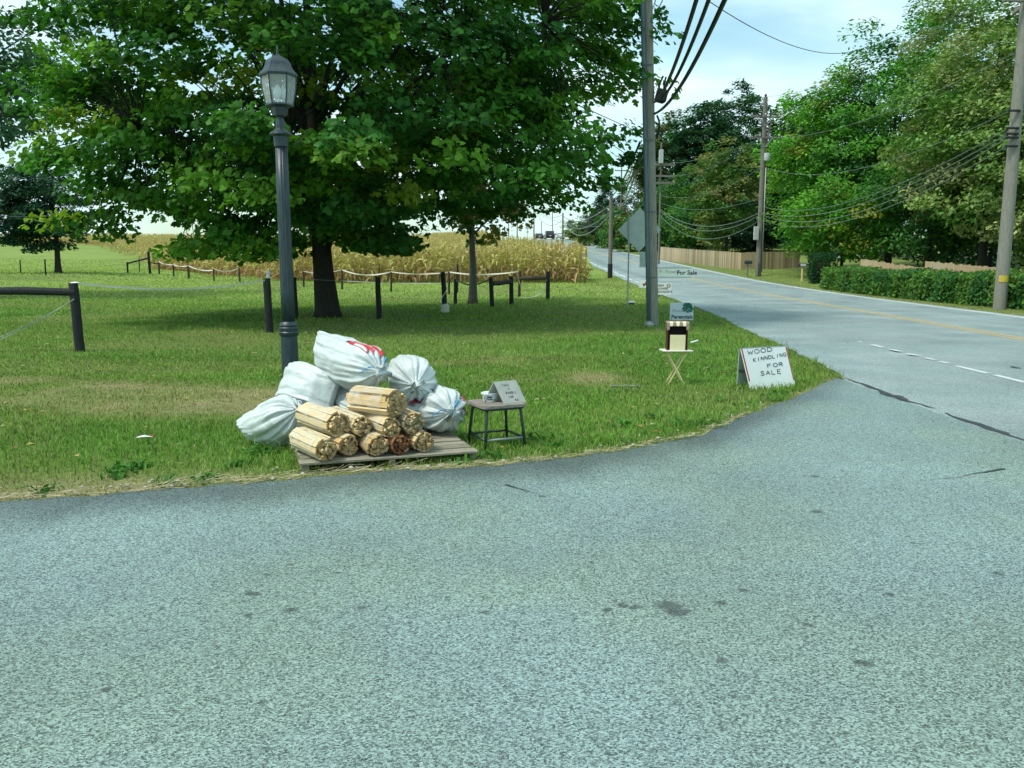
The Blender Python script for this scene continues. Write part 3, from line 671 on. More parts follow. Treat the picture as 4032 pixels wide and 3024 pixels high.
    off[:, 2] -= .22 * (off[:, 0] ** 2 + off[:, 1] ** 2) / np.maximum(rC, .1)
    Nn = np.array([0, 0, up]) + out * .55 + rs.randn(nC * m, 3) * .45
    pc = np.array([p[0] for p in pal]) * bright; pw = np.array([p[1] for p in pal], float); pw /= pw.sum()
    ci = rs.choice(len(pal), nC, p=pw); col = pc[np.repeat(ci, m)] * (.7 + .6 * rs.rand(nC * m))[:, None] * np.repeat(.8 + .4 * rs.rand(nC), m)[:, None]
    leaves(fb, C + off, Nn, lsize * (.65 + .6 * rs.rand(nC * m)), shape, col, rs)
    stuff(fb.build('crown', M['leaf'], root))
    return root
mb_ = hit(1290, 1247)
GM_ = [((.034, .125, .022), 4), ((.062, .195, .026), 4), ((.135, .30, .035), 3), ((.21, .31, .035), .7)]  # brighter greens paint lit leaf clusters into the crown's colour
def maple_clip(p):
    x, y, z = p[0] + 4.7, p[1] - 22.2, p[2]; lo = np.interp(p[0], [-12, -11, -10, -8.5, -6.5, -5.6, -5.2, -4.5, -4, -2.5, -1.6, 0, 1.5, 2.6, 3.4], [3.3, 2.3, 1.7, 1.35, 1.15, 1.2, 1.9, 1.9, 1.4, 1.6, 2.3, 2.6, 2.7, 3.2, 4.0]); k = 1 - .16 * max(0, (z - 7) / 5); return z > lo + .38 and (x / ((6.6 if x < 0 else 8.4) * k)) ** 2 + (y / 6.3) ** 2 < 1
make_tree('maple_tree', 'broad dark green maple with thick dark trunk, spreading behind the black lamp post', mb_, 13.5, .31, (.3, -1.2, 6.6), (8.1, 7.2, 6.8, 5.7), 860, 108, .168, MAPLE, GM_, 4, M['bark_dark'], (.6, 1.05), nlimb=24, lean=(-.5, 0), shell=.72, flatz=.36, clip=maple_clip, pw_=3.2)
yb = hit(1862, 1196)
make_tree('maple_tree', 'young thin maple with grey forked trunk and a few browning leaves, beside the corn', yb, 8.5, .155, (.2, 0, 4.6), (2.6, 2.4, 3.2, 2.6), 70, 34, .19, MAPLE, [((.03, .085, .018), 4), ((.06, .13, .02), 2), ((.20, .17, .035), 2), ((.16, .085, .03), 1.2)], 8, M['bark_grey'], (.4, .7), nlimb=9, flatz=.5)
lb = hit(230, 1076)
make_tree('shade_tree', 'round dark bluish green tree in the far left of the paddock', lb, 8.8, .26, (-1.5, 0, 5.1), (4.3, 4.0, 3.7, 3.3), 230, 105, .28, OVAL, [((.022, .075, .04), 4), ((.035, .10, .05), 2)], 12, M['bark_dark'], (.7, 1.1))
gl = gnd(-24.5, 36)
make_tree('shade_tree', 'tall pale green tree cut off by the left edge of the photo', gl, 15, .3, (1.8, 0, 9.8), (5.4, 5, 5.5, 4.4), 180, 95, .27, OVAL, [((.055, .14, .075), 4), ((.08, .17, .06), 2)], 15, M['bark_grey'], (.7, 1.2), shell=.6)
LG = [((.10, .28, .03), 4), ((.07, .20, .025), 3), ((.15, .29, .028), 2), ((.22, .24, .035), .6)]
MG = [((.045, .14, .032), 4), ((.07, .19, .04), 2), ((.10, .21, .035), 1)]
DG = [((.018, .062, .028), 4), ((.028, .08, .035), 2)]
OL = [((.20, .265, .085), 4), ((.15, .245, .06), 3), ((.25, .265, .11), 1.6), ((.09, .20, .04), 1.4)]
OB = [((.13, .185, .045), 3), ((.19, .19, .06), 1.6), ((.075, .16, .035), 3)]
GRP = 'trees along the far side of the road'
def rtree(label, u, Y, top, rx, pal, seed, low=.12, name='roadside_tree', lsz=.3, ncl=150, lpc=60, shell=.7, ry=None, conic=False, bark='bark_dark', cl=(.8, 1.4), flatz=.55, twig=False):
    X = (u - IMW / 2) * Y / FPX * 1.0; b = gnd(X, Y); zt = CAMZ + (HOR - top) * Y / FPX * .99 - b.z; dn = zt * (1 - low) / 2; cz = zt * low + dn
    make_tree(name, label, b, zt, max(.12, zt * .016), (0, 0, cz), (rx, ry or rx, zt - cz, dn), int(ncl * 1.15), int(lpc * 1.4), lsz * .96, OVAL, pal, seed, M[bark], cl, GRP, shell=shell, conic=conic, twig=twig, flatz=flatz, bright=(1.12, 1.16, 1.15))
rtree('lush bright green locust standing behind the second wooden mailbox post', 3240, 60, 300, 4.6, LG, 31, .14, lsz=.30, ncl=190, lpc=70, shell=.8)
rtree('low bright green tree drooping over the short hedge', 3300, 53, 720, 3.6, LG, 32, .22, lsz=.26, ncl=110, lpc=70, shell=.8)
rtree('tall green tree rising behind the bright green locust', 3480, 57, 110, 5.0, MG + LG[:2], 33, .15, lsz=.3, ncl=210, lpc=66)
rtree('tallest airy green tree with sky showing through its top', 3640, 63, -20, 5.2, MG, 34, .2, lsz=.3, ncl=170, lpc=42, shell=.5, twig=True)
rtree('huge olive yellow tree filling the upper right corner', 3850, 44, -60, 4.8, OL, 35, .16, lsz=.25, ncl=260, lpc=80, shell=.8, cl=(.7, 1.2))
rtree('olive tree standing behind the nearest right utility pole', 4090, 39, 120, 4.6, OL, 36, .1, lsz=.25, ncl=200, lpc=70)
rtree('dark green understorey tree behind the middle of the hedge', 3640, 50, 620, 4.0, MG, 37, .12, lsz=.26, ncl=130, lpc=66)
rtree('half bare olive tree with dark gap beneath, right of the hedge middle', 3880, 47, 540, 3.6, OB, 38, .2, lsz=.25, ncl=120, lpc=60)
rtree('dark blackish green tree just right of the pole with two crossarms', 3130, 98, 420, 4.8, DG, 39, .1, lsz=.52, ncl=250, lpc=60, bark='bark_dark')
rtree('tall airy grey green tree whose top stands behind the double crossarm pole', 2880, 116, 345, 5.2, [((.05, .12, .05), 3), ((.035, .10, .05), 2)], 40, .15, lsz=.5, ncl=210, lpc=48, shell=.6, twig=True)
rtree('round dark green tree left of the double crossarm pole', 2745, 112, 420, 5.0, [((.028, .085, .04), 3), ((.04, .10, .045), 2)], 41, .12, lsz=.52, ncl=250, lpc=60)
rtree('brownish green tree just right of the near utility pole', 2630, 118, 480, 5.0, [((.05, .11, .05), 3), ((.11, .12, .045), 2)], 42, .1, lsz=.52, ncl=240, lpc=58)
rtree('olive brown pointed tree behind the tall wooden fence', 2850, 88, 565, 4.2, OB, 43, .1, lsz=.36, ncl=130, lpc=60, cl=(.7, 1.1))
rtree('deep green bushy tree overhanging the tall wooden fence', 2740, 97, 780, 3.6, MG, 44, .05, lsz=.32, ncl=120, lpc=60)
rtree('mid green tree filling the gap left of the olive pointed tree', 2640, 104, 700, 3.8, MG, 45, .03, lsz=.34, ncl=120, lpc=60)
rtree('dark shrubby tree right above the end of the tall wooden fence', 2960, 99, 760, 3.6, DG, 46, .03, lsz=.34, ncl=110, lpc=60)
# far ones towards the crest of the hill
rtree('tall dark conifer above the crest, left of the near utility pole', 2375, 172, 668, 3.6, DG, 51, .05, 'conifer_tree', .5, 150, 40, conic=True, cl=(.7, 1.2))
rtree('small dark conifer beside the lone crossarm pole', 2440, 160, 735, 2.6, DG, 52, .05, 'conifer_tree', .45, 100, 40, conic=True, cl=(.6, 1.0))
rtree('pinkish brown thin tree left of the near utility pole', 2505, 140, 640, 3.2, [((.16, .15, .10), 3), ((.08, .12, .05), 2)], 53, .1, lsz=.42, ncl=60, lpc=46, shell=.5)
rtree('olive bush on the crest just right of the dark car', 2262, 176, 868, 2.6, OB, 54, .0, 'roadside_bush', .34, 60, 50, cl=(.6, 1.0))
rtree('grey green bush behind the first wire span', 2315, 158, 852, 2.7, [((.06, .11, .055), 3), ((.08, .10, .06), 2)], 55, .0, 'roadside_bush', .34, 66, 50, cl=(.6, 1.0))
rtree('dark purplish thicket behind the sagging cables', 2365, 142, 828, 3.0, [((.05, .055, .045), 3), ((.04, .07, .04), 2)], 56, .0, 'roadside_bush', .34, 80, 50, cl=(.6, 1.1))
rtree('upright bright green shrub beside the short bare pole', 2405, 124, 815, 2.2, MG, 57, .0, 'roadside_bush', .3, 70, 56, cl=(.6, 1.0))
rtree('broad green bush behind the back of the diamond sign', 2475, 112, 830, 3.0, MG + OB, 58, .0, 'roadside_bush', .3, 90, 60, cl=(.6, 1.1))
rtree('dark hedge like bush between diamond sign and tall fence', 2575, 108, 820, 2.8, DG, 59, .0, 'roadside_bush', .3, 90, 60, cl=(.6, 1.1))
rtree('small yellow green shrub at the roadside near the crest', 2300, 138, 912, 1.5, OB, 60, .0, 'roadside_bush', .25, 40, 40, cl=(.4, .8))
# the dark wood behind, read as one mass
rs = np.random.RandomState(77); wm = MB(); n = 34000
t = rs.rand(n); Yw = 34 + t * 110; Xw = 30 + 10 * rs.rand(n) + 3 * np.sin(Yw * .2); zb = H(Xw, Yw); hh = 9.5 + 3 * np.sin(Yw * .33) + 2 * np.sin(Yw * .11 + 1)
Zw = zb + rs.rand(n) ** .8 * hh
col = np.array([.022, .06, .026]) * (.6 + .9 * rs.rand(n))[:, None]
leaves(wm, np.stack([Xw, Yw, Zw], -1), np.array([-.6, -.3, .7]) + rs.randn(n, 3) * .5, .5 * (.6 + .8 * rs.rand(n)), OVAL, col, rs)
stuff(wm.build('far_wood', M['leaf']))

# hedges
def hedge(label, pts, h, wd, dens, seed, pal, tall=()):
    rs = np.random.RandomState(seed); a, b = Vector(pts[0]), Vector(pts[-1]); root = thing('hedge', label, 'hedge', gnd(a.x, a.y), 0, 'clipped hedges along the far side of the road')
    L = (b - a).length; d = (b - a) / L; q = Vector((-d.y, d.x)); off = np.array(root.location)
    n = int(L * dens); s_ = rs.rand(n) * L; 
    face = rs.rand(n); lat = np.where(face < .55, wd / 2 * (.75 + .4 * rs.rand(n)), (rs.rand(n) * 2 - 1) * wd / 2); zz = np.where(face < .55, rs.rand(n) * h, h * (.82 + .28 * rs.rand(n)))
    en = rs.rand(n) < min(.3, 1.6 * wd / L); s_[en] = np.where(rs.rand(en.sum()) < .5, rs.rand(en.sum()) * .12, L - rs.rand(en.sum()) * .12); lat[en] = (rs.rand(en.sum()) - .5) * wd; zz[en] = rs.rand(en.sum()) * h
    lump = 1 + .05 * np.sin(s_ * 1.1 + seed) + .04 * np.sin(s_ * 5.3); zz = zz * lump; lat = lat * (1 + .10 * np.sin(s_ * 3.3 + zz * 2)) * np.where(face < .55, 1, 1)
    x = a.x + d.x * s_ + q.x * lat; y = a.y + d.y * s_ + q.y * lat; z = H(x, y) + zz + .04
    pc = np.array([p[0] for p in pal]); patch = (fbm(s_ * 1.4, zz, 1.2) * len(pal) * 1.25).astype(int) % len(pal); col = pc[patch] * (.55 + .8 * rs.rand(n))[:, None]
    fb = MB(); Nn = np.stack([q.x * np.sign(lat) * .8, q.y * np.sign(lat) * .8, .5 + 0 * x], -1) + rs.randn(n, 3) * .55
    leaves(fb, np.stack([x, y, z], -1) - off, Nn, .13 * (.6 + .8 * rs.rand(n)), OVAL, col, rs)
    k = int(L * 16); s2 = rs.rand(k) * L; l2 = (rs.rand(k) - .5) * wd; x = a.x + d.x * s2 + q.x * l2; y = a.y + d.y * s2 + q.y * l2
    blades(fb, x - off[0], y - off[1], .16 + .22 * rs.rand(k), .03, pc[rs.randint(0, len(pal), k)] * 1.2, rs, False, .5, z=H(x, y) - off[2] + h * .88)
    stuff(fb.build('foliage', M['leaf'], root))
    tb = MB()
    for s3 in np.arange(.3, L, .6):
        p = a + d * s3
        for _ in range(3):
            g = gnd(p.x + rs.randn() * .08, p.y + rs.randn() * .08); tb.tube([np.array(g) - off, np.array(g) - off + [rs.randn() * .15, rs.randn() * .1, h * .5], np.array(g) - off + [rs.randn() * .25, rs.randn() * .2, h * .9]], [.03, .02, .01], 5)
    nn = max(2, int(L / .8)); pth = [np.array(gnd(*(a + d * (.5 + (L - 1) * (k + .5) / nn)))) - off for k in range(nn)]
    for p in pth: tb.lathe([(wd * .30, .05), (wd * .36, h * .3), (wd * .34, h * .65), (wd * .18, h * .84)], 8, p)  # dark solid cores added among the twigs, blocking the view through the hedge
    tb.build('twigs_and_core', M['hedge_twig_core'], root)
HP = [((.075, .22, .035), 3), ((.055, .17, .04), 3), ((.11, .24, .04), 1.2), ((.085, .20, .04), 2)]
hedge('long clipped green hedge running behind the nearest right utility pole', [(15.75, 19), (15.75, 43)], .94, 1.0, 850, 61, HP)
hedge('short taller block of dark green hedge behind the wooden mailbox post', [(16.8, 46.8), (18.2, 51.5)], 1.35, 1.2, 800, 62, [((.03, .10, .025), 3), ((.022, .075, .03), 3)])
# ------------------------------------------------------------------ lettering
STROKE = {
 'W': [[(0, 1), (.25, 0), (.5, .7), (.75, 0), (1, 1)]], 'O': [[(.5, 1), (.15, .85), (0, .5), (.15, .12), (.5, 0), (.85, .12), (1, .5), (.85, .88), (.5, 1)]],
 'D': [[(.05, 1), (.05, 0), (.5, .02), (.9, .3), (.9, .7), (.5, .98), (.05, 1)]], 'K': [[(.05, 1), (.05, 0)], [(.8, 1), (.08, .45), (.85, 0)]], 'I': [[(.5, 1), (.5, 0)]],
 'N': [[(.05, 0), (.1, 1), (.85, 0), (.9, 1)]], 'L': [[(.08, 1), (.05, 0), (.8, .03)]], 'G': [[(.9, .85), (.5, 1), (.12, .8), (0, .45), (.2, .08), (.6, 0), (.92, .2), (.92, .45), (.55, .45)]],
 'F': [[(.08, 0), (.08, 1), (.8, 1)], [(.08, .52), (.62, .55)]], 'R': [[(.08, 0), (.08, 1), (.6, .98), (.8, .75), (.55, .52), (.08, .5)], [(.4, .5), (.88, 0)]],
 'S': [[(.85, .88), (.5, 1), (.15, .85), (.2, .6), (.75, .42), (.88, .18), (.5, 0), (.08, .1)]], 'A': [[(0, 0), (.45, 1), (.9, 0)], [(.2, .38), (.72, .38)]], 'E': [[(.8, 1), (.08, 1), (.08, 0), (.82, 0)], [(.08, .52), (.65, .52)]],
 'T': [[(0, 1), (1, 1)], [(.5, 1), (.5, 0)]], 'B': [[(.08, 0), (.08, 1), (.6, .97), (.7, .75), (.5, .54), (.08, .52)], [(.5, .54), (.85, .35), (.75, .06), (.08, 0)]], 'U': [[(.05, 1), (.08, .3), (.3, 0), (.65, .02), (.88, .3), (.9, 1)]],
 'P': [[(.08, 0), (.08, 1), (.65, .97), (.8, .75), (.6, .5), (.08, .48)]], 'Y': [[(0, 1), (.45, .5), (.95, 1)], [(.45, .5), (.4, 0)]], '$': [[(.85, .82), (.5, .92), (.15, .78), (.2, .58), (.75, .42), (.88, .2), (.5, .08), (.08, .18)], [(.5, 1.08), (.5, -.08)]],
 '6': [[(.8, .95), (.4, .85), (.1, .45), (.15, .1), (.5, 0), (.85, .15), (.8, .45), (.45, .55), (.12, .38)]], 'Q': [[(.5, 1), (.1, .8), (0, .45), (.2, .08), (.55, 0), (.9, .2), (1, .55), (.8, .9), (.5, 1)], [(.6, .3), (1, -.08)]], '!': [[(.5, 1), (.5, .3)], [(.5, .08), (.5, 0)]],
}
def strokes(mb, glyphs, frame, wd, seed=0, lift=.0012):
    """glyphs: list of (char, x, y, w, h) in board metres; frame: 4x4 board matrix (x right, y up, z out of the board)"""
    rg = random.Random(seed)
    for ch, gx_, gy_, gw, gh in glyphs:
        a = rg.uniform(-.08, .08)
        for pl in STROKE[ch]:
            pts = []
            for (px, py), (qx, qy) in zip(pl, pl[1:]):
                for k in range(4): pts.append((px + (qx - px) * k / 4, py + (qy - py) * k / 4))
            pts.append(pl[-1])
            pts = [Vector((gx_ + px * gw + a * py * gh + rg.gauss(0, .006) * gh, gy_ + py * gh + rg.gauss(0, .006) * gh)) for px, py in pts]
            V = []
            for k, p in enumerate(pts):
                d = (pts[min(k + 1, len(pts) - 1)] - pts[max(k - 1, 0)]).normalized(); q = Vector((-d.y, d.x)) * wd / 2 * rg.uniform(.75, 1.2)
                for s_ in (-1, 1): V.append(frame @ Vector((p.x + s_ * q.x, p.y + s_ * q.y, lift)))
            mb.add([list(v) for v in V], [[2 * k, 2 * k + 2, 2 * k + 3, 2 * k + 1] for k in range(len(pts) - 1)])
def write(text, x, y, h, cw, gap, **k):
    g = []; 
    for ch in text:
        if ch != ' ':
            w_ = cw * (.35 if ch in 'I!' else 1.25 if ch in 'W' else 1); g.append((ch, x, y, w_, h)); x += w_ + gap
        else: x += cw * .9
    return g
def font(mb, text, x, y, size, frame, shear=0, bold=0, lift=.0015):
    cu = bpy.data.curves.new('t', 'FONT'); cu.body = text; cu.size = size; cu.shear = shear; cu.offset = bold; cu.resolution_u = 3
    ob = bpy.data.objects.new('t', cu); COL.objects.link(ob); dg = bpy.context.evaluated_depsgraph_get(); me = ob.evaluated_get(dg).to_mesh()
    V = [frame @ Vector((x + v.co.x, y + v.co.y, lift)) for v in me.vertices]; F = [list(p.vertices) for p in me.polygons]
    wdt = max([v.co.x for v in me.vertices] + [0])
    base = mb.n; mb.add([list(v) for v in V], [F[0]] if F else [[0, 0, 0]])
    for f_ in F[1:]: mb.f.append((np.array([f_]) + base, 0))
    ob.evaluated_get(dg).to_mesh_clear(); bpy.data.objects.remove(ob); bpy.data.curves.remove(cu); return wdt
def frame(origin, xdir, ydir):
    x = Vector(xdir).normalized(); y = Vector(ydir); y = (y - x * y.dot(x)).normalized(); z = x.cross(y)
    m = Matrix((x, y, z)).transposed().to_4x4(); m.translation = origin; return m

# ------------------------------------------------------------------ lamp post
LY = 7.6; lb = hit(1152, 1668); LX = lb.x; LY = lb.y
def lz(v): return atY(1130, v, LY).z - lb.z
PXM = FPX / (LY / ray(1130, 900)[1])      # pixels per metre at the lamp
t = thing('street_lamp', 'black fluted lamp post with six sided glass lantern behind the white sacks', 'lamp post', lb)
t.rotation_euler = (0, R(-.3), 0)
q = lambda px: px / PXM
def flute(th): return 1 - .075 * np.abs(np.cos(th * 7)) ** .6
sh = MB(); sh.lathe([(q(26.5), lz(1275)), (q(26), lz(1150)), (q(25), lz(800)), (q(23.5), lz(572))], 112, mod=flute); sh.build('shaft', M['lamp_iron'], t, smooth=True)
bs = MB(); bs.lathe([(q(46), -.02), (q(46), .05), (q(40), .09), (q(34.5), .16), (q(34), lz(1400)), (q(33), lz(1322))], 56, mod=lambda th: 1 - .03 * np.abs(np.cos(th * 6))); bs.build('base', M['lamp_iron'], t, smooth='auto')
rgm = MB(); rgm.lathe([(q(33), lz(1324)), (q(38), lz(1318)), (q(39), lz(1308)), (q(36), lz(1304)), (q(38), lz(1298)), (q(38), lz(1290)), (q(34), lz(1286)), (q(36), lz(1280)), (q(33), lz(1272)), (q(27), lz(1266))], 40); rgm.build('collar', M['lamp_iron'], t, smooth='auto')
cl = MB(); cl.lathe([(q(24), lz(580)), (q(27), lz(577)), (q(29), lz(540)), (q(33), lz(536)), (q(43), lz(531)), (q(41), lz(524)), (q(30), lz(516)), (q(20), lz(509)), (q(17.5), lz(506)), (q(17.5), lz(480)), (q(13), lz(468)), (q(10), lz(458))], 32); cl.build('neck', M['lamp_iron'], t, smooth='auto')
cup = MB(); cup.lathe([(q(10), lz(460)), (q(27), lz(456)), (q(33), lz(424)), (q(46), lz(421)), (q(55), lz(417)), (q(53), lz(411)), (q(45), lz(409))], 6, rot0=R(12)); cup.build('cup', M['lamp_iron'], t)
m, nt, b = newmat('lantern_glass'); b.inputs['Base Color'].default_value = (.75, .8, .74, 1); b.inputs['Roughness'].default_value = .12; b.inputs['Alpha'].default_value = .30; b.inputs['Specular IOR Level'].default_value = .6; M['lantern_glass'] = m
rt_, rb_ = q(66), q(51); zt_, zb_ = lz(301), lz(411)
for k in range(6):
    a0, a1 = R(12) + k * math.pi / 3, R(12) + (k + 1) * math.pi / 3; g = MB()
    rows = []
    for f_ in np.linspace(0, 1, 6):
        r_ = rb_ + (rt_ - rb_) * (1 - (1 - f_) ** 1.7); z_ = zb_ + (zt_ - zb_) * f_
        rows.append([(r_ * math.cos(a0) * .985, r_ * math.sin(a0) * .985, z_), (r_ * math.cos(a1) * .985, r_ * math.sin(a1) * .985, z_)])
    V = [p for row in rows for p in row]; g.add(V, [[2 * i, 2 * i + 1, 2 * i + 3, 2 * i + 2] for i in range(5)])
    g.build('glass_pane', M['lantern_glass'], t, smooth=True)
    fr = MB(); pth = []
    for f_ in np.linspace(0, 1, 6):
        r_ = rb_ + (rt_ - rb_) * (1 - (1 - f_) ** 1.7); pth.append((r_ * math.cos(a0), r_ * math.sin(a0), zb_ + (zt_ - zb_) * f_))
    fr.tube(pth, q(2.6), 6); fr.build('glazing_bar', M['lamp_iron'], t)
rf = MB(); rf.lathe([(q(60), lz(304)), (q(73), lz(301)), (q(74), lz(294)), (q(69), lz(288)), (q(57), lz(274)), (q(51), lz(262)), (q(47), lz(248)), (q(38), lz(234)), (q(22), lz(224)), (q(9), lz(219)), (q(6), lz(212)), (q(4), lz(208))], 6, rot0=R(12)); rf.build('roof', M['lamp_iron'], t)
fn = MB(); fn.lathe([(q(4), lz(214)), (q(7), lz(210)), (q(3), lz(206)), (q(4), lz(201)), (q(5), lz(196)), (q(2), lz(190)), (q(.5), lz(176))], 12); fn.build('finial', M['lamp_iron'], t, smooth=True)
for k in range(3):
    a = k * 2.094 + .5; bl = MB(); cxx, cyy = q(15) * math.cos(a), q(15) * math.sin(a)
    bl.lathe([(q(4), lz(392)), (q(8), lz(384)), (q(13), lz(368)), (q(12), lz(354)), (q(6), lz(342)), (q(1.5), lz(332))], 14, (cxx, cyy, 0)); bl.build('bulb', M['plast_white'], t, smooth=True)
    sk = MB(); sk.lathe([(q(5), lz(414)), (q(5), lz(392))], 10, (cxx, cyy, 0)); sk.build('bulb_holder', M['plast_white'], t)

# ------------------------------------------------------------------ pallet
PR = R(19); PO = Vector((*flat(1186, 1824, .07), -.055)); PM = Matrix.Translation(PO) @ Matrix.Rotation(PR, 4, 'Z')
pal_t = thing('pallet', 'weathered grey timber pallet lying at the edge of the driveway under wood and sacks', 'pallet', PO, PR)
PW, PD, PH = 1.24, 1.02, .125
rg = random.Random(9)
for k in range(8):
    y = .05 + k * (PD - .1) / 7; mb = MB(); g = rg.uniform(.75, 1.2)
    mb.bevbox((PW / 2 + rg.uniform(-.01, .01), y, PH - .009 + rg.uniform(0, .004)), (PW + rg.uniform(-.02, .02), .098 if k != 0 else .12, .018), .003, col=(g, g, g * .97)); mb.build('plank', M['pallet'], pal_t)
for x in (.03, PW / 2, PW - .03):
    mb = MB(); mb.bevbox((x, PD / 2, .059), (.045, PD - .01, .092), .003, col=(.8, .78, .75)); mb.build('stringer', M['pallet'], pal_t)
for y in (.06, PD / 2, PD - .06):
    mb = MB(); mb.bevbox((PW / 2, y, .004), (PW, .09, .016), .002, col=(.6, .58, .55)); mb.build('bottom_plank', M['pallet'], pal_t)
DECK = PH - .055 + .004

# ------------------------------------------------------------------ kindling bundles
stick_mb = MB(); stick_mb.bevbox((0, 0, 0), (1, 1, 1), .04)
stick_mesh = {}
for i, colr in enumerate([(1, 1, 1), (1.12, 1.08, .98), (.82, .76, .68), (.95, .82, .62), (.95, 1.0, 1.02)]):
    mbb = MB(); mbb.bevbox((0, 0, 0), (1, 1, 1), .03, col=colr); stick_mesh[i] = mbb.mesh('stick', M['pine'])
mbb = MB(); mbb.bevbox((0, 0, 0), (1, 1, 1), .03, col=(.46, .26, .20)); stick_red = mbb.mesh('stick', M['pine'])
mbb = MB(); mbb.bevbox((0, 0, 0), (1, 1, 1), .03, col=(.72, .80, .84)); stick_grey = mbb.mesh('stick', M['pine'])
m, nt, b = newmat('cling_film'); b.inputs['Base Color'].default_value = (.85, .88, .84, 1); b.inputs['Roughness'].default_value = .16; b.inputs['Alpha'].default_value = .26; b.inputs['Specular IOR Level'].default_value = .6
n_ = nt.nodes.new('ShaderNodeTexNoise'); n_.inputs['Scale'].default_value = 5; n_.inputs['Detail'].default_value = 2; bp_ = nt.nodes.new('ShaderNodeBump'); bp_.inputs['Strength'].default_value = .5; bp_.inputs['Distance'].default_value = .02
nt.links.new(n_.outputs['Fac'], bp_.inputs['Height']); nt.links.new(bp_.outputs[0], b.inputs['Normal'])
mr_ = nt.nodes.new('ShaderNodeMapRange'); mr_.inputs['From Min'].default_value = .35; mr_.inputs['From Max'].default_value = .65; mr_.inputs['To Min'].default_value = .04; mr_.inputs['To Max'].default_value = .30; nt.links.new(n_.outputs['Fac'], mr_.inputs[0]); nt.links.new(mr_.outputs[0], b.inputs['Alpha'])
M['film'] = m
def bundle(label, u, v, Y, rad, L, az, tilt, seed, kind='pine'):
    """u, v: where the centre of the sawn ends shows; Y its distance; az/tilt the way the bundle runs back"""
    rg = random.Random(seed); e = atY(u, v, Y)
    rad *= 1.08; root = thing('kindling_bundle', label, 'kindling bundle', e, 0, 'bundles of kindling stacked on the pallet')
    ax = Vector((math.sin(az) * math.cos(tilt), math.cos(az) * math.cos(tilt), math.sin(tilt))); root.rotation_euler = ax.to_track_quat('X', 'Z').to_euler()
    items = []
    n = 10 + rg.randint(0, 3)
    for k in range(n):
        a = k * 2 * math.pi / n + rg.uniform(-.10, .10); items.append((rad - rg.uniform(.004, .016), a, 2 * math.pi * rad / n * rg.uniform(.7, .98), rg.uniform(.009, .016), a + math.pi / 2 + rg.uniform(-.2, .2)))
    sp_ = .0205
    for iy in range(-6, 7):
        for ix in range(-6, 7):
            px = (ix + .5 * (iy % 2)) * sp_ + rg.gauss(0, .0025); py = iy * sp_ * .87 + rg.gauss(0, .0025); rr = math.hypot(px, py)
            if rr < rad - .020: items.append((rr, math.atan2(py, px), rg.uniform(.018, .030), rg.uniform(.014, .022), rg.random() * 6.28))
    for (rr, a, w_, h_, ro) in items:
        me = stick_red if kind == 'red' and rg.random() < .93 else stick_grey if kind == 'grey' and rg.random() < .8 else stick_mesh[rg.choice([0, 0, 1, 2, 3, 4])]
        s_ = bpy.data.objects.new('stick', me); COL.objects.link(s_); s_.parent = root
        dl = rg.uniform(-.03, .02) if rr < rad * .8 else rg.uniform(-.022, .016)
        s_.location = (L / 2 + dl, rr * math.cos(a), rr * math.sin(a)); s_.scale = (L * rg.uniform(.96, 1.0), w_, h_); s_.rotation_euler = (ro, rg.gauss(0, .012), rg.gauss(0, .012))
    fb = MB(); th = np.linspace(0, 2 * math.pi, 41)[:-1]
    xs_ = np.linspace(L * .12, L * .93, 7); V = []
    for x_ in xs_:
        rr = rad * (1.04 + .02 * np.sin(th * n + x_ * 9)); V.append(np.stack([np.full(40, x_), rr * np.cos(th), rr * np.sin(th)], -1))
    V = np.concatenate(V); i = np.arange(6)[:, None] * 40; j = np.arange(40)[None, :]; k = (j + 1) % 40
    fb.add(V, np.stack([i + j, i + k, i + 40 + k, i + 40 + j], -1).reshape(-1, 4)); fb.build('plastic_wrap', M['film'], root, smooth=True)
    return root
def dz(u, v, zc):          # distance at which the pixel's ray reaches height zc
    d = ray(u, v); return float((zc - CAMZ) / d[2] * d[1])
A_ = R(-34); zc = DECK + .079
bundle('kindling bundle at the front left corner of the pallet, lowest and leftmost', 1283, 1772, dz(1283, 1772, zc), .076, .46, A_ - .04, .02, 1)
bundle('small kindling bundle in the bottom row, second from the left end', 1372, 1754, dz(1372, 1754, zc), .072, .44, A_, .02, 2)
bundle('bottom row kindling bundle bulging in the middle of its stack, third from the left', 1489, 1757, dz(1489, 1757, zc - .006), .070, .44, A_ + .1, .02, 3)
bundle('dark reddish brown kindling bundle in the bottom row', 1579, 1752, dz(1579, 1752, zc - .008), .068, .44, A_ + .05, .02, 4, 'red')
bundle('kindling bundle at the right end of the bottom row, next to bare pallet planks', 1670, 1742, dz(1670, 1742, zc - .005), .070, .44, A_ + .08, .02, 5)
z2 = zc + .128
bundle('kindling bundle with long yellow face boards, leftmost of the upper row', 1335, 1675, dz(1335, 1675, z2 + .006), .086, .48, A_ - .1, .03, 6)
bundle('upper row kindling bundle, second from the left, partly under the topmost bundle', 1428, 1678, dz(1428, 1678, z2 - .008), .070, .46, A_ - .06, .03, 7)
bundle('upper row kindling bundle above the dark reddish one', 1541, 1683, dz(1541, 1683, z2 - .012), .068, .44, A_, .03, 8)
bundle('greyish kindling bundle at the right end of the upper row', 1632, 1670, dz(1632, 1670, z2 - .004), .074, .44, A_ + .04, .03, 10, 'grey')
bundle('topmost kindling bundle lying alone on the others below the tied sacks', 1560, 1590, dz(1560, 1590, z2 + .142), .097, .42, R(-52), -.02, 11)

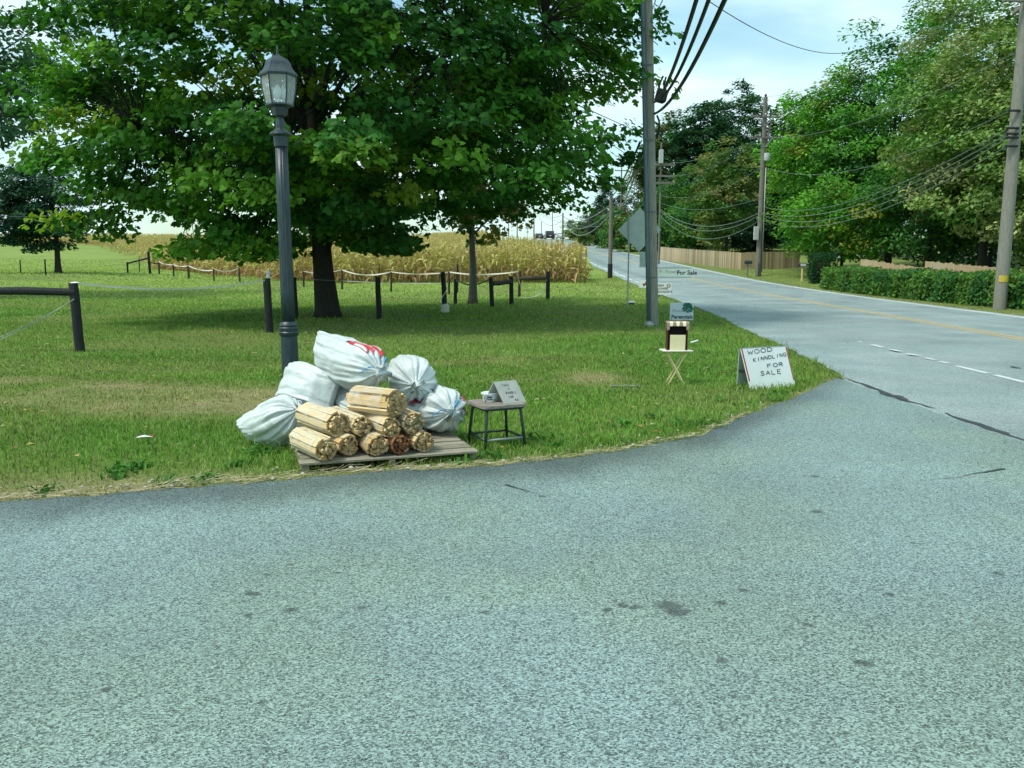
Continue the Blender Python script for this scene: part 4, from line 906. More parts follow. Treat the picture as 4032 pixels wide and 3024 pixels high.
# ------------------------------------------------------------------ sacks
def sack_mat(name, rough=.42):
    m, nt, b = newmat(name); N, L = nt.nodes, nt.links
    b.inputs['Roughness'].default_value = rough; b.inputs['Specular IOR Level'].default_value = .4
    at = N.new('ShaderNodeAttribute'); at.attribute_name = 'col'; t = N.new('ShaderNodeTexCoord')
    n = N.new('ShaderNodeTexNoise'); n.noise_type = 'RIDGED_MULTIFRACTAL'; n.inputs['Scale'].default_value = 5.5; n.inputs['Detail'].default_value = 4; n.inputs['Distortion'].default_value = .5; L.new(t.outputs['Object'], n.inputs['Vector'])
    n2 = N.new('ShaderNodeTexNoise'); n2.inputs['Scale'].default_value = 19; n2.inputs['Detail'].default_value = 4; n2.inputs['Distortion'].default_value = 1.0; L.new(t.outputs['Object'], n2.inputs['Vector'])
    ad = N.new('ShaderNodeMath'); ad.operation = 'MULTIPLY_ADD'; L.new(n2.outputs['Fac'], ad.inputs[0]); ad.inputs[1].default_value = .9; L.new(n.outputs['Fac'], ad.inputs[2])
    bp = N.new('ShaderNodeBump'); bp.inputs['Strength'].default_value = .35; bp.inputs['Distance'].default_value = .018; L.new(ad.outputs[0], bp.inputs['Height']); L.new(bp.outputs[0], b.inputs['Normal'])
    L.new(at.outputs['Color'], b.inputs['Base Color']); return m
M['sack'] = sack_mat('woven_sack')
WHITE = np.array([.55, .605, .59]); REDP = np.array([.50, .025, .03]); NAVY = np.array([.03, .03, .10])
def sack(label, bot, neck, W, T, roll, seed, red=None, tie=True, belly=.55, sag=.0, ruff=.06, flat_end=1.0):
    """bot, neck: world points of the sewn bottom and of the tie; W, T half width and half thickness"""
    rs = np.random.RandomState(seed); bot, neck = Vector(bot), Vector(neck); ax = neck - bot; L = ax.length; ax.normalize()
    root = thing('sack', label, 'sack', bot, 0, 'tied white sacks piled on the pallet')
    up = Vector((0, 0, 1)); s_ = ax.cross(up); s_ = s_.normalized() if s_.length > .05 else Vector((1, 0, 0)); n_ = s_.cross(ax).normalized()
    a = n_ * math.cos(roll) + s_ * math.sin(roll); b_ = ax.cross(a)          # a: width direction, b_: thickness
    NT, NP = 64, 120; tv = np.linspace(0, 1, NT); ph = np.arange(NP) * 2 * math.pi / NP
    Ws = np.interp(tv, [0, .12, .35, .6, .8, .92, 1], [.93 * flat_end, 1.0, 1.0, .99, .92, .70, .09] if tie else [.93, 1, 1, 1, 1, .97, .9]) * W; Ts = np.interp(tv, [0, .06, .2, belly, .8, .92, 1], [.06, .38, .8, 1.0, .92, .70, .13] if tie else [.06, .38, .8, 1, .75, .45, .06]) * T
    k = np.hanning(7); k /= k.sum(); Ws = np.convolve(np.pad(Ws, 3, mode='edge'), k, 'valid'); Ts = np.convolve(np.pad(Ts, 3, mode='edge'), k, 'valid')
    ex = np.interp(tv, [0, .25, .6, 1], [.55, .8, 1, 1] if tie else [.5, .7, .7, .5])
    ca, sa = np.cos(ph), np.sin(ph)
    cx = np.sign(ca)[None, :] * np.abs(ca)[None, :] ** ex[:, None] * Ws[:, None]; cy = np.sign(sa)[None, :] * np.abs(sa)[None, :] ** ex[:, None] * Ts[:, None]
    pl = 0
    for (kk, am) in ((9, .5), (14, .4), (23, .3)): pl = pl + am * np.sin(ph * kk + rs.rand() * 6 + .8 * np.sin(ph * 2 + seed))[None, :]
    pam = np.interp(tv, [0, .3, .55, .8, .93, 1], [.02, .018, .04, .085, .19, .30])[:, None]
    f_ = 1 + pl * pam
    cx *= f_; cy *= f_
    t3 = tv[:, None] * np.ones(NP)[None, :]
    V = np.array(ax)[None, None, :] * (t3 * L)[..., None] + np.array(a)[None, None, :] * cx[..., None] + np.array(b_)[None, None, :] * cy[..., None]
    # dome the last part of the sack so that pleats run into the tie
    V += np.array(ax)[None, None, :] * (-.10 * L * ss(.72, 1, t3) * ss(.0, .2, 1 - t3) * 0)[..., None]
    Vf = V.reshape(-1, 3); wob = np.zeros(len(Vf))
    for i_ in range(len(Vf)):
        p = Vf[i_]; it_, ip_ = divmod(i_, NP); c1, s1, t1 = ca[ip_], sa[ip_], tv[it_]
        wob[i_] = mnoise.noise(Vector((p[0] * 5 + seed * 7, p[1] * 5, p[2] * 5))) * .022 - abs(mnoise.noise(Vector((c1 * 2.6 + seed, s1 * 2.6, t1 * 1.1)))) * .035 - abs(mnoise.noise(Vector((c1 * 6 + seed, s1 * 6 + 5, t1 * 2.4)))) * .016 - abs(mnoise.noise(Vector((c1 * 2 + seed, s1 * 2 + 9, t1 * 6)))) * .012 + .018
    rad_ = np.array(a)[None, None, :] * ca[None, :, None] + np.array(b_)[None, None, :] * sa[None, :, None]
    V += rad_ * (wob.reshape(NT, NP) * np.interp(tv, [0, .1, .8, 1], [.5, 1, .8, .1])[:, None])[..., None]
    V[..., 2] -= sag * np.sin(math.pi * t3)
    col = np.tile(WHITE, (NT, NP, 1)) * (1 - .05 * rs.rand())
    if red is not None:
        t0, t1, p0, p1 = red; pd = (ph[None, :] - p0) % (2 * math.pi); wdt = (p1 - p0) % (2 * math.pi); jag = .035 * np.sign(np.sin(pd / wdt * 19)) + .03 * np.sin(pd / wdt * 7)
        msk = (pd < wdt) & (t3 > t0 + jag) & (t3 < t1 + jag * .7); edge = (pd < wdt + .06) & (t3 > t0 + jag - .03) & (t3 < t1 + jag * .7 + .02) & ~msk
        col[edge] = NAVY; col[msk] = REDP; hole = msk & (np.sin(pd / wdt * 22) > .72) & (t3 > t0 + .05) & (t3 < t1 - .03); col[hole] = WHITE
    mb = MB(); i = np.arange(NT - 1)[:, None] * NP; j = np.arange(NP)[None, :]; kq = (j + 1) % NP
    mb.add(V.reshape(-1, 3), np.stack([i + j, i + kq, i + NP + kq, i + NP + j], -1).reshape(-1, 4), col.reshape(-1, 3))
    mb.f.append((np.array([list(range(NP))[::-1]]), 0))
    mb.build('bag', M['sack'], root, smooth=True)
    if tie:
        # ruffle of cloth beyond the tie
        n2 = 72; ph2 = np.arange(n2) * 2 * math.pi / n2; rows = []
        for f2 in np.linspace(0, 1, 7):
            r_ = (.022 + (ruff - .022) * f2 ** .8) * (1 + (.18 + .3 * f2) * np.sin(ph2 * 7 + seed + 1.5 * np.sin(ph2 * 2)) * .8 + .12 * f2 * np.sin(ph2 * 13 + seed * 3))
            zz = L * .985 + ruff * .95 * f2 * (1 + .25 * np.sin(ph2 * 3 + seed)) - .015 * f2 * f2
            rows.append(np.array(ax)[None, :] * zz[:, None] + np.array(a)[None, :] * (r_ * np.cos(ph2))[:, None] + np.array(b_)[None, :] * (r_ * np.sin(ph2))[:, None])
        rm = MB(); i = np.arange(6)[:, None] * n2; j = np.arange(n2)[None, :]; kq = (j + 1) % n2
        rm.add(np.concatenate(rows), np.stack([i + j, i + kq, i + n2 + kq, i + n2 + j], -1).reshape(-1, 4), WHITE); rm.f.append((np.array([[6 * n2 + q_ for q_ in range(n2)]]), 0)); rm.build('ruffle', M['sack'], root, smooth=True)
        if tie == 'blue':
            tm = MB(); c_ = ax * L * .985; pts = [np.array(c_ + (a * math.cos(x_) + b_ * math.sin(x_)) * .026) for x_ in np.linspace(0, 6.4, 20)]
            tm.tube(pts, .006, 6)
            tm.tube([np.array(c_ + b_ * .0 + a * .026), np.array(c_ + a * .03 - ax * .03 + Vector((-.05, -.05, .0))), np.array(c_ + Vector((-.14, -.075, -.012)))], [.006, .005, .003], 5)
            tm.tube([np.array(c_ + a * .02), np.array(c_ + Vector((.03, -.02, .05))), np.array(c_ + Vector((.06, -.02, .10)))], [.006, .008, .009], 5); tm.build('twine', M['blue_tie'], root, smooth=True)
    return root
# pile, back ones first
sack('white sack lying under the others, glimpsed between the big sack and the top bundle', atY(1330, 1570, 6.95), atY(1420, 1665, 6.62), .17, .13, .3, 21, tie=False, sag=.02)
sack('plain white sack tucked in behind the greyish bundle below the red lettered one', atY(1560, 1610, 6.98), atY(1665, 1668, 6.72), .15, .12, .2, 22, tie=False, sag=.02)
sack('low white sack slumped at the left end, its seam hanging over the pallet edge', atY(1003, 1712, 6.78), atY(1172, 1612, 6.42), .19, .165, .75, 23, tie=True, sag=.02, belly=.6, ruff=.045)
sack('broad boxy white sack lying flat under the highest one, in front of the lamp post', atY(1315, 1558, 6.62), atY(1110, 1515, 6.95), .175, .16, .45, 24, tie=False, sag=-.015, belly=.5)
sack('round white sack whose gathered mouth faces the camera, red print below', atY(1600, 1478, 7.15), atY(1636, 1515, 6.62), .182, .19, .4, 25, (.66, .86, 2.5, 3.9), True, belly=.6, ruff=.055)
sack('rightmost white sack with blue twine, red print at its right, nearest the stool', atY(1680, 1590, 7.05), atY(1776, 1627, 6.55), .175, .18, .2, 26, (.52, .84, 4.2, 5.3), 'blue', belly=.6, ruff=.06)
sack('highest white sack with blue tie and red lettering on its shoulder, pointing right', atY(1255, 1388, 6.95), atY(1496, 1462, 6.36), .185, .175, .05, 27, (.62, .88, 5.0, .35), 'blue', belly=.6, ruff=.065, sag=.012)

# ------------------------------------------------------------------ stool, tub and tent card
SR = R(25); SO = Vector((*flat(1911, 1775), 0)); SW = .335; SH = .335
st = thing('stool', 'low stool with worn square wooden seat and dark tubular legs beside the pallet', 'stool', SO, SR)
def rsq(h, r, n=6):
    pts = []
    for cx_, cy_, a0 in ((h - r, h - r, 0), (-h + r, h - r, 90), (-h + r, -h + r, 180), (h - r, -h + r, 270)):
        for k in range(n + 1): a = R(a0 + 90 * k / n); pts.append((cx_ + r * math.cos(a), cy_ + r * math.sin(a)))
    return pts
cS = SW / 2
M['seat_wood'] = mat('seat_wood', (.20, .165, .13), .75, .4, 10, .4, 40, stretch=(2, 9, 9), col2=(.36, .33, .28))
mb = MB(); mb.prism([(cS + x_, cS + y_) for x_, y_ in rsq(cS + .022, .06)], SH - .016, SH); mb.prism([(cS + x_, cS + y_) for x_, y_ in rsq(cS + .016, .055)], SH, SH + .005); mb.build('seat', M['seat_wood'], st)
mb = MB(); pts = rsq(cS - .002, .05); mb.tube([(cS + x_, cS + y_, SH - .026) for x_, y_ in pts + pts[:1]], .010, 8, caps=False); mb.build('seat_ring', M['stool_paint'], st, smooth=True)
for (x_, y_) in ((0, 0), (SW, 0), (SW, SW), (0, SW)):
    ix, iy = (1 if x_ == 0 else -1), (1 if y_ == 0 else -1); mb = MB()
    mb.tube([(x_, y_, -.02), (x_ + ix * .012, y_ + iy * .012, .15), (x_ + ix * .026, y_ + iy * .026, SH - .05), (x_ + ix * .036, y_ + iy * .036, SH - .026)], .0115, 10); mb.build('leg', M['stool_paint'], st, smooth=True)
    mb = MB()
cr4 = [(.010, .010), (SW - .010, .010), (SW - .010, SW - .010), (.010, SW - .010)]
for k in range(4):
    a, b2 = cr4[k], cr4[(k + 1) % 4]; mb = MB(); mb.tube([(a[0], a[1], .075), (b2[0], b2[1], .075)], .009, 8); mb.build('rung', M['stool_paint'] if k != 0 else M['galv'], st, smooth=True)
SEAT = SH + .005
Sm = Matrix.Translation(SO) @ Matrix.Rotation(SR, 4, 'Z')
tp = Sm @ Vector((.085, .14, SEAT)); tp = Vector((atY(1928, 1575, 6.62).x, 6.66, SEAT))
tub = thing('plastic_tub', 'round white plastic food tub with lid and printed blue label on the stool', 'tub', tp)
mb = MB(); mb.lathe([(.050, 0), (.053, .004), (.060, .058)], 32); mb.build('cup', M['plast_white'], tub, smooth='auto')
mb = MB(); mb.lathe([(.066, .056), (.069, .060), (.069, .069), (.065, .071), (.061, .067), (.004, .067)], 32); mb.build('lid', M['plast_white'], tub, smooth='auto')
mb = MB(); 
for z0, z1, a0, a1 in ((.016, .024, -1.9, -1.15), (.028, .031, -1.95, -1.2), (.034, .046, -1.85, -1.25), (.012, .02, -.95, -.55), (.020, .042, -2.45, -2.3), (.020, .042, -2.2, -2.1)):
    th = np.linspace(a0, a1, 9); r0_ = .053 + .007 * z0 / .058 + .0008; r1_ = .053 + .007 * z1 / .058 + .0008
    V = np.concatenate([np.stack([r0_ * np.cos(th), r0_ * np.sin(th), np.full(9, z0)], -1), np.stack([r1_ * np.cos(th), r1_ * np.sin(th), np.full(9, z1)], -1)]); mb.add(V, [[k, k + 1, k + 10, k + 9] for k in range(8)])
mb.build('label', M['ink_blue'], tub)
rr = frame(Vector((0, 0, 0)), (1, 0, 0), (0, 1, 0))
# tent card
fl = atY(1984, 1588, 6.52); fl.z = SEAT + .001; fr_ = Vector((atY(2072, 1574, 6.60).x, 6.62, SEAT + .001)); xd = (fr_ - fl).normalized(); yd_ = Vector((-xd.y, xd.x, 0))
TW = (fr_ - fl).length; back = .16; hgt = .165
tc_ = thing('tent_card', 'folded grey cardboard tent card with handwritten price note on the stool', 'card sign', fl)
rid0 = -xd * .045 + yd_ * (back * .5) + Vector((0, 0, hgt)); rid1 = xd * (TW - .045) + yd_ * (back * .5) + Vector((0, 0, hgt))
def slab(p0, p1, p2, p3, th, mat_, parent, name):
    p0, p1, p2, p3 = map(Vector, (p0, p1, p2, p3)); n = (p1 - p0).cross(p3 - p0).normalized() * th; mb = MB()
    V = [list(p) for p in (p0, p1, p2, p3)] + [list(p - n) for p in (p0, p1, p2, p3)]
    mb.add(V, [[0, 1, 2, 3], [7, 6, 5, 4], [0, 4, 5, 1], [1, 5, 6, 2], [2, 6, 7, 3], [3, 7, 4, 0]]); return mb.build(name, mat_, parent)
slab((0, 0, 0), xd * TW, rid1, rid0, .005, M['board_grey'], tc_, 'front_flap')
bo = -xd * .09 + yd_ * back
slab(bo + xd * TW, bo, rid0 + Vector((0, 0, -.004)) + yd_ * .006, rid1 + Vector((0, 0, -.004)) + yd_ * .006, .005, M['board_grey'], tc_, 'back_flap')
ff = frame(Vector((0, 0, 0)), xd, rid0 + xd * .045); mb = MB(); hh_ = (rid0 + xd * .045).length
sx_ = -.045 / hh_
def tg(text, xc, y, h, cw, gap):
    g = write(text, 0, y, h, cw, gap); w_ = g[-1][1] + g[-1][3]; off = xc - w_ / 2 + sx_ * y; return [(c, x_ + off, y_, w2, h2) for c, x_, y_, w2, h2 in g]
strokes(mb, tg('TAKE', TW * .42, hh_ * .76, .017, .012, .006) + tg('A', TW * .5, hh_ * .60, .015, .013, .004) + tg('BUNDLE', TW * .52, hh_ * .42, .017, .011, .005) + tg('FOR', TW * .44, hh_ * .24, .015, .011, .005) + tg('$6', TW * .62, hh_ * .08, .019, .012, .006), ff, .0030, 4)
mb.build('lettering', M['ink'], tc_)

# ------------------------------------------------------------------ farm stand box on a folding table
TB = hit(2658, 1512); TR_ = R(2); ts = FPX / (TB.y / ray(2658, 1400)[1])
ft = thing('folding_table', 'small wooden folding tray table with crossed legs on the grass', 'table', TB, TR_)
TH_ = (1512 - 1382) / ts + .012; TWd = 118 / ts; TDp = .235
mb = MB(); mb.bevbox((0, 0, TH_), (TWd, TDp, .016), .005); mb.build('table_top', M['tray_top'], ft)
for s_ in (-1, 1):
    for y_ in (-.075, .055):
        yy = y_ + (0 if s_ < 0 else .018); mb = MB(); a = Vector((-s_ * .105, yy, -.02)); b2 = Vector((s_ * .118, yy, TH_ - .008)); d = b2 - a
        mb.bevbox((a + b2) / 2, (.016, .011, d.length), .002, rot=rotm('Y', math.atan2(d.x, d.z))); mb.build('leg', M['tray'], ft)
for s_ in (-1, 1):
    mb = MB(); mb.tube([(s_ * .116, -.085, TH_ - .02), (s_ * .116, .08, TH_ - .02)], .007, 8); mb.build('rail', M['tray'], ft, smooth=True)
BX = TB + Vector((.004, 0, TH_ + .008)); bxr = R(-4)
fs = thing('honour_box', 'toy sized brown stall box with striped awning and cream front on the tray table', 'box', BX, bxr)
bw, bd, bh = 80 / ts, .16, 108 / ts
mb = MB()
for s_ in (-1, 1): mb.bevbox((s_ * (bw / 2 - .006), 0, bh / 2), (.012, bd, bh), .002)
mb.bevbox((0, bd / 2 - .006, bh / 2), (bw - .025, .011, bh), .002); mb.bevbox((0, 0, .006), (bw - .025, bd - .026, .012), .002)
mb.build('case', M['box_brown'], fs)
mb = MB(); mb.bevbox((0, -bd / 2 + .035, bh * .5), (bw - .026, .004, bh - .03), .001); mb.build('shade_panel', M['black_hole'], fs)  # near-black sheet paints the shade inside the open box
mb = MB(); fw = 59 / ts; fh = 60 / ts; mb.bevbox((.002, -bd / 2 - .016, fh / 2 + .001), (fw, .006, fh), .0015, rot=rotm('X', R(4))); mb.build('front_board', M['cream'], fs)
mb = MB(); mb.bevbox((0, 0, bh + .004), (bw + .012, bd + .01, .008), .002); mb.build('roof_board', M['awn_brown'], fs)
nst = 7; aw = 88 / ts
for k in range(nst):
    x0 = -aw / 2 + aw * k / nst; x1 = x0 + aw / nst - .0006; cmat = M['awn_brown'] if k % 2 == 0 else M['cream']; drop = .052 if 0 < k < nst - 1 else .11
    f0 = -bd / 2 - .012; mb = MB()
    mb.add([[x0, -bd / 2 + .012, bh + .012], [x1, -bd / 2 + .012, bh + .012], [x1, f0 - .018, bh - .004], [x0, f0 - .018, bh - .004], [x1, f0 - .022, bh - drop * .62], [x0, f0 - .022, bh - drop * .62], [(x0 * .8 + x1 * .2), f0 - .022, bh - drop * .78], [(x0 * .2 + x1 * .8), f0 - .022, bh - drop * .78]], [[3, 2, 1, 0], [5, 4, 2, 3]]); mb.f.append((np.array([[5, 6, 7, 4]]), 0))
    mb.build('awning_stripe', cmat, fs)

# ------------------------------------------------------------------ A-frame board
P0 = Vector((*flat(2956, 1536), 0)); P1 = Vector((*flat(3134, 1522), 0)); ax_ = (P1 - P0).normalized(); az_ = math.atan2(ax_.y, ax_.x); bwid = (P1 - P0).length
Asz = FPX / (P0.y / ray(2956, 1536)[1]); LEAN = R(13); bhgt = 163 / Asz / math.cos(LEAN)
af = thing('sandwich_board', 'white hand painted sandwich board with red edges at the corner of the road', 'sign board', P0, az_)
def afm(s): return Matrix.Translation((bwid / 2 - .045 * 0, 0, 0)) @ Matrix.Rotation(s * LEAN, 4, 'X')
skew = -26 / Asz       # the board leans a little to the left
def board_pts(x0, x1, y0, y1):
    f_ = lambda x_, y_: Vector((x_ + skew * y_ / bhgt, math.sin(LEAN) * y_, math.cos(LEAN) * y_)); return f_(x0, y0), f_(x1, y0), f_(x1, y1), f_(x0, y1)
slab(*board_pts(0, bwid, 0, bhgt), .012, M['white_sign'], af, 'front_panel')
dpt = 2 * math.sin(LEAN) * bhgt + .03
b_ = [Vector((p.x, dpt - p.y, p.z)) for p in board_pts(0, bwid, 0, bhgt - .006)]
slab(b_[1], b_[0], b_[3], b_[2], .012, M['sign_back'], af, 'back_panel')
for (x0, x1, y0, y1) in ((.003, .021, .10, bhgt - .004), (bwid - .016, bwid - .003, .075, bhgt - .012)):
    pp = [p + Vector((0, -.0015, .0004)) for p in board_pts(x0, x1, y0, y1)]; slab(*pp, .0012, M['red'], af, 'red_edge')
pp = [p + Vector((0, -.0015, .0004)) for p in board_pts(-.004, bwid + .002, bhgt - .006, bhgt + .004)]; slab(*pp, .03, M['galv'], af, 'top_strip')
for s_ in (0.02, bwid - .02):
    mb = MB(); yb = dpt / 2; mb.bevbox((s_ + skew * .45, yb, bhgt * .42), (.02, dpt * .55, .03), .002); mb.build('spreader', M['post_black'], af)
pq = board_pts(0, bwid, 0, bhgt); fr2 = frame(pq[0], (1, 0, 0), pq[3] - Vector((skew, 0, 0))); mb = MB(); sx2 = skew / bhgt
def cw_(text, fx0, fx1, fy, fh_, sl=.06):
    g = []; n_ = len(text); wtot = (fx1 - fx0) * bwid; cwid = wtot / n_
    for k, ch in enumerate(text):
        y_ = fy * bhgt + sl * k * cwid * 1.0; x_ = fx0 * bwid + k * cwid + sx2 * y_; ww = cwid * (.78 if ch != 'I' else .4); g.append((ch, x_ + (cwid * .2 if ch == 'I' else 0), y_, ww, fh_ * bhgt))
    return g
strokes(mb, cw_('WOOD', .12, .70, .845, .095, .07) + cw_('KINNDLING', .20, .97, .665, .085, .09) + cw_('FOR', .47, .86, .50, .085, .06) + cw_('SALE', .28, .78, .325, .10, .03), fr2, .0085, 7, .002)
mb.build('lettering', M['ink'], af)

# ------------------------------------------------------------------ stake signs along the verge
def stake_sign(name, label, u0, v0, u1, v1, Y, foot, mats, group=None, cat='yard sign', stakes=((.25,), (.75,)), tilt=0):
    a = atY(u0, v1, Y); b2 = atY(u1, v1, Y); wd = b2.x - a.x; hh = atY(u0, v0, Y).z - a.z; g = gnd(a.x + wd / 2, Y); root = thing(name, label, cat, (a.x, Y, g.z), tilt, group)
    z0 = a.z - g.z; mb = MB(); mb.bevbox((wd / 2, 0, z0 + hh / 2), (wd, .012, hh), .001); mb.build('panel', mats, root)
    for (f_,) in stakes:
        mb = MB(); mb.tube([(wd * f_, .011, -.05), (wd * f_, .011, z0 + hh * .7)], .004, 6); mb.build('stake', M['galv'], root)
    return root, frame(Vector((0, -.0062, z0)), (1, 0, 0), (0, 0, 1)), wd, hh
root, f_, wd, hh = stake_sign('yard_sign', 'square pale blue sign reading Potted Perennials with green plant picture', 2637, 1192, 2730, 1261, 21.6, 0, mat('sign_blue', (.60, .68, .72), .5, .03, 5), tilt=R(2))
mb = MB(); font(mb, 'Perennials', wd * .06, hh * .10, hh * .30, f_, bold=.004); mb.build('lettering', M['ink_blue'], root)
mb = MB(); font(mb, 'Potted', wd * .08, hh * .46, hh * .24, f_, shear=.35); mb.build('lettering', M['ink_grey'], root)
rs = np.random.RandomState(2); mb = MB()
for k in range(90):
    a = rs.rand() * 6.28; r_ = math.sqrt(rs.rand()) * .29 * hh; cx_, cy_ = wd * .76 + r_ * math.cos(a) * 1.15, hh * .72 + r_ * math.sin(a) * .95
    if cx_ > wd * .97 or cy_ > hh * .98: continue
    b3 = rs.rand() * 6.28; l_ = hh * .085; V = [f_ @ Vector((cx_ + l_ * math.cos(b3 + q_) * s_, cy_ + l_ * math.sin(b3 + q_) * s_, .001 + k * .00006)) for q_, s_ in ((0, 1), (1.57, .45), (3.14, 1), (4.71, .45))]
    mb.add([list(p) for p in V], [[0, 1, 2, 3]], (.5 + 1.6 * rs.rand(),) * 3)
mb.build('plant_picture', M['print_green'], root)
root, f_, wd, hh = stake_sign('yard_sign', 'small white sign reading fresh flower bouquets with brown blossom beside the road', 2576, 1114, 2642, 1160, 34.4, 0, M['white_sign'], tilt=R(-4))
mb = MB()
for k, tx in enumerate(('FRESH', 'FLOWER', 'BOUQUETS')): font(mb, tx, wd * (.08 + .04 * k), hh * (.70 - .27 * k), hh * .25, f_, bold=.003)
mb.build('lettering', M['ink'], root)
mb = MB()
for k in range(10):
    a = k * .628; V = [f_ @ Vector((wd * .84 + math.cos(a + d_) * r_, hh * .76 + math.sin(a + d_) * r_, .001 + .0002 * (k % 2))) for d_, r_ in ((0, .02), (-.25, .07), (0, .10), (.25, .07))]; mb.add([list(p) for p in V], [[0, 1, 2, 3]])
mb.build('blossom_picture', mat('blossom_brown', (.20, .12, .04), .7, .2, 20), root)
root, f_, wd, hh = stake_sign('yard_sign', 'small white sign with red truck picture, left of the near utility pole', 2516, 1103, 2562, 1133, 37, 0, M['white_sign'], tilt=R(3))
mb = MB()
for (x0, y0, x1, y1) in ((.30, .34, .92, .56), (.52, .562, .80, .76)): mb.add([list(f_ @ Vector((wd * a, hh * b2, .001))) for a, b2 in ((x0, y0), (x1, y0), (x1, y1), (x0, y1))], [[0, 1, 2, 3]])
mb.build('truck_picture', M['red'], root)
mb = MB()
for x0 in (.42, .78): mb.add([list(f_ @ Vector((wd * x0 + .035 * math.cos(a), hh * .30 + .035 * math.sin(a), .0016))) for a in np.linspace(0, 6.28, 9)[:-1]], [list(range(8))])
mb.build('wheel_picture', M['ink'], root)
# long flower board hanging from an iron crook
a = atY(2588, 1090, 34.8); b2 = atY(2722, 1090, 34.8); hgt_ = atY(2588, 1056, 34.8).z - a.z; g = gnd(atY(2594, 1150, 34.8).x, 34.8)
fb_ = thing('flower_board', 'long narrow pale board advertising flowers for sale on a bent iron crook', 'sign board', g)
ox = a.x - g.x; wd = b2.x - a.x; z0 = a.z - g.z; mb = MB(); mb.bevbox((ox + wd / 2, 0, z0 + hgt_ / 2), (wd, .02, hgt_), .002, rot=None); mb.build('board', mat('board_pale', (.55, .66, .58), .6, .08, 6), fb_)
for z_ in (z0 - .012, z0 + hgt_ + .012):
    mb = MB(); mb.bevbox((ox + wd / 2, 0, z_), (wd + .04, .03, .022), .003); mb.build('frame_rail', M['conduit'], fb_)
mb = MB(); mb.tube([(ox + .02, .02, -.1), (ox + .0, .02, .5), (ox - .01, .02, z0 + hgt_ + .1)], .014, 8); mb.build('post', M['metal_dark'], fb_, smooth=True)
mb = MB(); mb.tube([(ox + .06, -.05, 0), (ox + .14, .0, .28), (ox + .02, .02, .42)], .012, 6); mb.build('brace', M['metal_dark'], fb_, smooth=True)
f_ = frame(Vector((ox, -.0105, z0)), (1, 0, 0), (0, 0, 1)); mb = MB(); font(mb, 'For Sale', wd * .57, hgt_ * .25, hgt_ * .72, f_, bold=.006); mb.build('lettering', M['ink'], fb_)
mb = MB(); font(mb, 'Fr. Flowers', wd * .03, hgt_ * .42, hgt_ * .55, f_, shear=.2); mb.build('lettering', M['ink_grey'], fb_)

# ------------------------------------------------------------------ diamond warning sign seen from behind
DY = 28.2; c_ = atY(2518, 905, DY); hd = (atY(2607, 905, DY).x - atY(2430, 905, DY).x) / 2; g = gnd(atY(2464, 1200, DY).x, DY)
ds = thing('warning_sign', 'large grey back of a diamond road sign on thin steel posts behind the utility pole', 'road sign', g)
cx_ = c_.x - g.x; cz_ = c_.z - g.z
def diamond(h, r=.06):
    pts = []
    for k in range(4):
        a = k * math.pi / 2; d = Vector((math.cos(a), math.sin(a))); t_ = Vector((-d.y, d.x)); tip = d * h
        for s_ in (-1, -.5, 0, .5, 1): pts.append((tip.x - d.x * r * (abs(s_) * .55 + .45) + t_.x * s_ * r * .55, tip.y - d.y * r * (abs(s_) * .55 + .45) + t_.y * s_ * r * .55))
    return pts
mb = MB(); mb.prism(diamond(hd), -.002, .002, Matrix.Translation((cx_, 0, cz_)) @ Matrix.Rotation(math.pi / 2, 4, 'X')); mb.build('panel', M['sign_back'], ds)
for dx in (-.34, .34):
    mb = MB(); x_ = cx_ + dx; mb.bevbox((x_ - .04 * 0, -.03, (cz_ + .45 - .2) / 2), (.045, .03, cz_ + .45 + .2), .004); mb.build('post', M['galv'], ds)
for z_ in (cz_ + .28, cz_ - .28):
    mb = MB(); mb.tube([(cx_ - .34, -.05, z_), (cx_ - .34, -.01, z_)], .012, 8); mb.build('bolt', M['ceramic'], ds)
p0 = atY(2519, 992, DY); p1 = atY(2519, 1052, DY); mb = MB(); mb.bevbox((p0.x - g.x + .29, -.006, (p0.z + p1.z) / 2 - g.z), (.58, .004, p0.z - p1.z), .001); mb.build('plaque', M['sign_back'], ds)
g = hit(2487, 1200); vb = thing('valve_marker', 'low black pipe stub with white cap in the grass below the diamond sign', 'marker', g)
mb = MB(); mb.lathe([(.09, -.05), (.09, .07)], 12); mb.build('pipe', M['metal_dark'], vb, smooth='auto')
mb = MB(); mb.lathe([(.12, .07), (.12, .12), (.10, .13)], 12); mb.build('cap', M['white_paint'], vb, smooth='auto')

